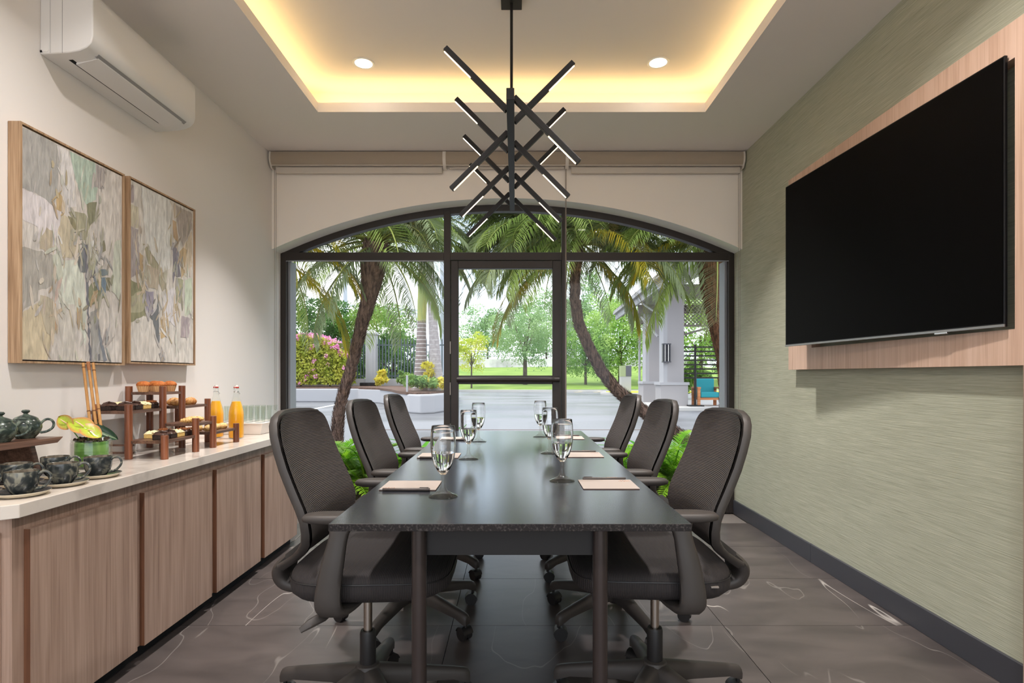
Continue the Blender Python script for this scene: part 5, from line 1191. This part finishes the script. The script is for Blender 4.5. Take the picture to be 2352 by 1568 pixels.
pC, tC = date_palm('curving date palm sweeping up beside the door', [(1640,1059),(1585,1018),(1520,973),(1456,928),(1414,893),(1380,850),(1353,800),(1330,745),(1321,690),(1320,640),(1324,600),(1326,560)], [.10,.095,.09,.085,.08,.075,.072,.072,.066,.062,.07,.08], 8.0, 44, 22, 1.85, M['fibre'])
pR, tR = date_palm('thick date palm trunk at the pavilion side of the glazing', [(1668,1050),(1668,900),(1662,820),(1652,760),(1644,700),(1640,650),(1640,600),(1640,555)], [.08,.08,.085,.12,.155,.19,.21,.20], 7.6, 34, 23, 1.65, M['fibre_red'])
pO, tO = date_palm('date palm whose yellowing frond hangs in from the sideboard side', [(585,1062),(590,800),(592,640),(594,560)], [.12,.11,.14,.17], 7.6, 26, 24, 1.7, M['fibre'])
pM, tM = date_palm('taller date palm whose crown hangs behind the door transom', [(1160,1020),(1150,600),(1140,430)], [.02,.02,.02], 10.5, 2, 25, 1.0, M['fibre'], 10)
for o in list(pM.children_recursive) + [pM]: bpy.data.objects.remove(o)
def extra(palm, top, cn, e, az, s, roll=0, dz=0):
    o = link('frond', FR[cn][e], palm, tuple(top+Vector((0,0,dz))), (roll, 0, math.radians(az))); o.scale = (s,s,s); return o
extra(pO, tO, 'yellow', 3, 4, 1.55); extra(pO, tO, 'yellow', 2, -14, 1.45); extra(pO, tO, 'grey', 3, 22, 1.5)
for az, e, s, cn in ((175,2,1.9,'green'),(190,2,1.6,'green'),(160,2,1.9,'grey'),(200,1,2.2,'green'),(148,1,2.2,'grey'),(182,1,2.3,'green'),(170,2,1.8,'grey'),(215,2,1.8,'green'),(230,1,2.0,'green'),(135,2,2.0,'grey'),(10,2,1.9,'green'),(-15,2,1.9,'green'),(25,3,1.5,'green'),(-35,1,1.9,'green'),(0,3,1.7,'green'),(185,0,2.2,'green'),(205,2,1.8,'grey')): extra(pC, tC, cn, e, az, s)
for az, e, s, cn in ((180,2,1.7,'green'),(195,3,1.4,'yellow'),(165,3,1.6,'green'),(205,2,1.7,'green'),(150,1,1.7,'grey'),(222,2,1.5,'green'),(190,1,1.8,'green')): extra(pR, tR, cn, e, az, s)
for az, e, s, cn in ((0,1,1.9,'grey'),(-10,2,1.8,'grey'),(12,2,1.7,'green'),(180,2,1.7,'grey'),(195,1,1.8,'grey')): extra(pL, tL, cn, e, az, s)
r9 = random.Random(77)
for palm, top, n, a0, a1, L0 in ((pC, tC, 34, 95, 265, 1.75), (pC, tC, 14, -60, 60, 1.75), (pR, tR, 16, 120, 250, 1.6), (pL, tL, 20, -70, 70, 1.8), (pL, tL, 10, 120, 240, 1.7), (pO, tO, 8, -50, 50, 1.5)):
    for k in range(n): extra(palm, top, r9.choices(('green','grey','yellow'), (6,6,.5))[0], r9.choices((0,1,2,3,4), (3,5,4,1,0))[0], r9.uniform(a0, a1), L0*r9.uniform(.85,1.15), r9.uniform(-.25,.25), r9.uniform(-.05,.12))
for k in range(24): extra(pC, tC, 'green' if k % 3 else 'grey', (1,2,2,1,3)[k % 5], 150+r9.uniform(0,60), (1.75 if k % 5 != 4 else 1.15)*r9.uniform(.85,1.1), r9.uniform(-.2,.2), r9.uniform(-.02,.15))
for k in range(16): extra(pC, tC, 'green' if k % 3 else 'grey', 3, 148+r9.uniform(0,64), 1.45*r9.uniform(.8,1.15), r9.uniform(-.3,.3), r9.uniform(.0,.25))
for k in range(10): extra(pR, tR, 'green', (1,2,2,3)[k % 4], 150+r9.uniform(0,70), 1.45*r9.uniform(.85,1.1), r9.uniform(-.2,.2), r9.uniform(-.02,.12))
# royal palms on the planter
for px, Y, lean, mt, lab, sh, seed in ((965,20.6,.02,M['ring1'],'royal palm with dark ringed trunk in the planter',1,31),(1004,20.3,-.05,M['ring2'],'royal palm with pale trunk next to the dark ringed one',0,32)):
    b = at(px, Y, .555); t = thing('royal_palm', lab, 'palm tree', tuple(b), group='royal palms in the planter')
    hts = (0,.25,.7,1.5,2.2,3.0,5.5); rads = (.33,.27,.22,.19,.165,.155,.15)
    MB().tube([(lean*z*1.2, 0, z) for z in hts], rads, 18).build('trunk', mt, t)
    MB().tube([(lean*z*1.2, 0, z) for z in ((2.3,3.2,4.4,5.6) if sh else (5.2,5.6,6.0,6.4))], (.158,.175,.15,.08), 16).build('crownshaft', M['shaft'], t)
    r = random.Random(seed); top = Vector((lean*6.5, 0, 5.5 if sh else 6.4))
    for k in range(14):
        o = link('frond', FR['grey' if k % 2 else 'green'][(k*5)//14], t, tuple(top), (0,0,2.4*k+r.random())); s = 2.7*r.uniform(.9,1.1); o.scale = (s,s,s)

# ------------------------------------------------------------------ ferns and strap-leaved plants in the bed
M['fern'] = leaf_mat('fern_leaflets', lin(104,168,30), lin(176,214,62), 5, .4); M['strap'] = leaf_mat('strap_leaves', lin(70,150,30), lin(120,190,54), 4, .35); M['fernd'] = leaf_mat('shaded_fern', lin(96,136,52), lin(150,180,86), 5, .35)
def fern_mesh(seed, mt, elev, droop):
    m = frond_mesh(seed, elev, droop, .62, 38, .095, .017, .15); return m.mesh('fern_frond', [M['fern'], mt], False)
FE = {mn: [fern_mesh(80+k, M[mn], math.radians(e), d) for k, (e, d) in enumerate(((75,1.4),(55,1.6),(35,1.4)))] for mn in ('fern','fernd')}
def fern(label, x, y, s, mn, seed, n=24):
    t = thing('fern', label, 'fern', (x, y, GZ+.10), group='ferns outside the glazing'); r = random.Random(seed)
    for k in range(n):
        o = link('fern_frond', FE[mn][k*3//n], t, (r.uniform(-.04,.04), r.uniform(-.04,.04), 0), (0,0,2.4*k+r.uniform(-.2,.2))); q = s*r.uniform(.8,1.15); o.scale = (q,q,q)
def strap_plant(label, x, y, s, seed, n=18):
    t = thing('strap_leaf_plant', label, 'plant', (x, y, GZ+.10), group='strap-leaved plants outside the glazing'); r = random.Random(seed)
    for k in range(n):
        a = 2.4*k; el = math.radians(r.uniform(45,80)); m = MB(); rows = []; L_ = .62*r.uniform(.8,1.1); p = Vector((0,0,0)); nn = 9
        for i in range(nn+1):
            w = .024*math.sin(PI*min(.97, .18+.80*i/nn))**.6; rows.append([(p.x, p.y-w, p.z+.004), (p.x, p.y, p.z), (p.x, p.y+w, p.z+.004)])
            el -= .13*r.uniform(.7,1.3); p = p + Vector((math.cos(el), 0, math.sin(el)))*L_/nn
        m.rings(rows, closed=False); o = m.build('leaf', M['strap'], t, rot=(0,0,a), angle=80); o.scale = (s,s,s)
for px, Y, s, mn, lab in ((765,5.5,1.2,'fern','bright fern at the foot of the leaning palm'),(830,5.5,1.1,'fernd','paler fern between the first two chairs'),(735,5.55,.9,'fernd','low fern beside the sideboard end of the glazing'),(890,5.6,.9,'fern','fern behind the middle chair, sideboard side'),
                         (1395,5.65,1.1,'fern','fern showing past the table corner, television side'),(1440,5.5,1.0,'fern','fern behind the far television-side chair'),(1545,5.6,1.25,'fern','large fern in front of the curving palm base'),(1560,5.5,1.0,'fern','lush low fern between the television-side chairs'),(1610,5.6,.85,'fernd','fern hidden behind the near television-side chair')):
    fern(lab, (px-CX)/F*Y, Y, s, mn, int(px))
for px, Y, s, lab in ((948,5.9,1.3,'strap-leaved plant behind the far sideboard-side chair'),(985,6.1,1.25,'strap-leaved plant showing through the near goblet'),(840,6.1,1.15,'strap-leaved plant behind the middle chair'),(1500,6.0,1.2,'strap-leaved plant between the television-side chairs'),(1450,6.1,1.1,'strap-leaved plant behind the far television-side chair')):
    strap_plant(lab, (px-CX)/F*Y, Y, s, int(px))

# ------------------------------------------------------------------ ticket column
tk = thing('ticket_column', 'white and grey square column on the grass island', 'column', tuple(at(1436, 35.6, GZ+.17)))
MB().box(-.31,.31,-.31,.31,0,.95).build('lower_box', M['white'], tk, smooth=False); MB().box(-.32,.32,-.32,.32,.95,1.62).build('upper_box', mat('green_grey_panel', lin(150,160,120), .6), tk, smooth=False)
MB().box(-.02,.325,-.33,-.318,.96,1.61).build('dark_panel', mat('slate_panel', lin(88,88,96), .5), tk, smooth=False)

# ------------------------------------------------------------------ pavilion
pv = struct(thing('pavilion', 'grey and white open pavilion with lattice gable', 'pavilion', (5.9, 21, GZ)))
del pv['category']; pv['category'] = 'pavilion'; pv['kind'] = 'thing'
M['pgrey'] = mat('pavilion_grey', lin(160,156,156), .85); M['pbrown'] = mat('grey_brown_timber', lin(112,104,102), .8)
def pb(name, m, mt='pgrey', **k): return m.build(name, M[mt], pv, (-5.9, -21, -GZ), smooth=False, **k)
pb('platform', MB().box(4.9, 11, 19.3, 27, GZ, GZ+.10), 'kerb')
for y in (20.6, 23.4):
    pb('post', MB().box(5.50, 6.10, y, y+.6, .85, 4.6)); pb('post_edge', MB().box(5.36, 5.50, y, y+.6, .85, 4.6), 'white')
    pb('post_base', MB().box(5.24, 6.22, y-.1, y+.7, GZ+.1, .75)); pb('base_cap', MB().box(5.20, 6.26, y-.14, y+.74, .75, .85), 'white')
pb('drain_pipe', MB().cyl((5.30,24.3,GZ+.1), (5.30,24.3,4.1), .05, n=10), 'white')
pb('eave_fascia', MB().bar((4.55,14.5,4.05), (5.15,29,4.05), .10, .28), 'white'); pb('gutter', MB().bar((4.45,14.5,4.22), (5.05,29,4.22), .14, .10), 'white')
pb('roof_slope', MB().add([(4.4,14.5,4.25),(5.0,29,4.25),(8.6,29,5.7),(8.0,14.5,5.7),(4.4,14.5,4.35),(5.0,29,4.35),(8.6,29,5.8),(8.0,14.5,5.8)], [(0,1,2,3),(4,7,6,5),(0,4,5,1),(1,5,6,2),(2,6,7,3),(3,7,4,0)]), 'pgrey')
pb('eave_brace', MB().bar((4.75,24.2,3.95), (5.40,23.9,3.35), .16, .34), 'pbrown'); pb('cross_beam', MB().box(5.0, 10, 23.0, 23.25, 3.6, 3.95), 'pbrown')
for a, b in (((5.35,21.2,3.35),(4.95,22.2,3.9)),((5.36,21.4,2.55),(5.0,22.6,3.4))): pb('strut', MB().bar(a, b, .06, .06), 'white')
# lattice gable
for k in range(22):
    c = -.95 + .155*k
    for s in (1, -1):
        pts = []
        # diagonal within rectangle u 0..1.9, v 0..1.05
        u0, v0 = c, 0.0
        p0 = [max(0, c), max(0, -c)]; p1 = [min(1.9, c+1.05), min(1.05, 1.9-c)]
        if p0[0] >= 1.9 or p1[1] <= p0[1] + .03: continue
        f = (lambda p: (6.35 + (p[0] if s > 0 else 1.9-p[0]), 22.9 + (.015 if s > 0 else -.015), 3.12 + p[1]))
        pb('lattice_slat', MB().bar(f(p0), f(p1), .03, .05, (0,1,0)), 'pbrown')
pb('gable_board', MB().box(6.3, 8.3, 22.85, 22.95, 4.17, 4.75), 'pbrown'); pb('lattice_rail', MB().box(6.3, 8.3, 22.84, 22.96, 3.05, 3.13), 'pbrown')
pb('tie_beam', MB().bar((6.1,22.8,2.55), (8.3,22.8,3.15), .06, .08), 'pbrown')
for k in range(8): pb('screen_slat', MB().box(6.3, 10.5, 26.0, 26.06, .95+.20*k, 1.02+.20*k), 'black')
for x in (6.35, 8.2, 10.2): pb('screen_post', MB().box(x, x+.08, 26.06, 26.14, GZ+.1, 2.5), 'black')
for k, (x, y) in enumerate(((6.8,26.9),(7.7,27.0),(8.6,26.8))):
    shr = thing('screen_bush', ('leafy bush behind the slatted screen by the post','leafy bush in the middle behind the slatted screen','leafy bush at the far end of the slatted screen')[k], 'shrub', (x, y, GZ), group='bushes behind the slatted screen')
    link('foliage', crown_mesh('foliage', M['lf_mid'], (.7,.5,.95), 18, 50, .2, 60+k, .5), shr, (0,0,1.0))
sc = thing('wall_lantern', 'slatted metal wall lantern on the pavilion post', 'lantern', (5.43, 20.55, 1.58)); MB().box(-.14,.14,-.02,.03,0,.64).build('back_plate', M['pgrey'], sc, smooth=False)
for k in range(5): MB().box(-.14+.062*k, -.115+.062*k, -.16, -.02, 0, .64).build('lantern_bar', M['steel'] if k % 2 else M['base'], sc, smooth=False)
MB().box(-.15,.15,-.17,.0,.62,.66).build('lantern_top', M['base'], sc, smooth=False); MB().box(-.15,.15,-.17,.0,-.02,.02).build('lantern_bottom', M['base'], sc, smooth=False)
bo = thing('barrier_post', 'black barrier post on a flat foot in front of the garden chairs', 'post', (6.43, 20.35, GZ+.1)); MB().cyl((0,0,0.03), (0,0,1.22), .045, n=14).build('post_tube', M['black'], bo); MB().box(-.26,.26,-.2,.2,0,.04).build('foot', M['black'], bo, smooth=False)
M['teak'] = wood('teak', lin(150,90,50), lin(190,122,72), lin(206,142,92), 0, .5, .3); M['teal'] = mat('teal_cushion', lin(40,140,150), .8)
for x, lab in ((6.98,'teak garden armchair with teal cushions next to the barrier post'),(8.02,'teak garden armchair with teal cushions at the frame edge')):
    t = thing('garden_armchair', lab, 'armchair', (x, 20.75, GZ+.10), group='garden armchairs in the pavilion')
    for sx in (-.40, .40):
        MB().box(sx-.05, sx+.05, -.36, -.28, 0, .66).build('leg', M['teak'], t, smooth=False); MB().box(sx-.05, sx+.05, .28, .36, 0, .66).build('leg', M['teak'], t, smooth=False)
        MB().box(sx-.06, sx+.06, -.38, .38, .62, .68).build('arm', M['teak'], t, smooth=False)
    MB().box(-.38,.38,-.34,.34,.22,.30).build('seat_frame', M['teak'], t, smooth=False); MB().box(-.34,.34,-.34,.28,.30,.50).build('seat_cushion', M['teal'], t, smooth=False, bevel=.04)
    MB().box(-.34,.34,.20,.36,.46,.98).build('back_cushion', M['teal'], t, smooth=False, bevel=.04); MB().box(-.36,.36,.34,.38,.30,.90).build('back_rail', M['teak'], t, smooth=False)
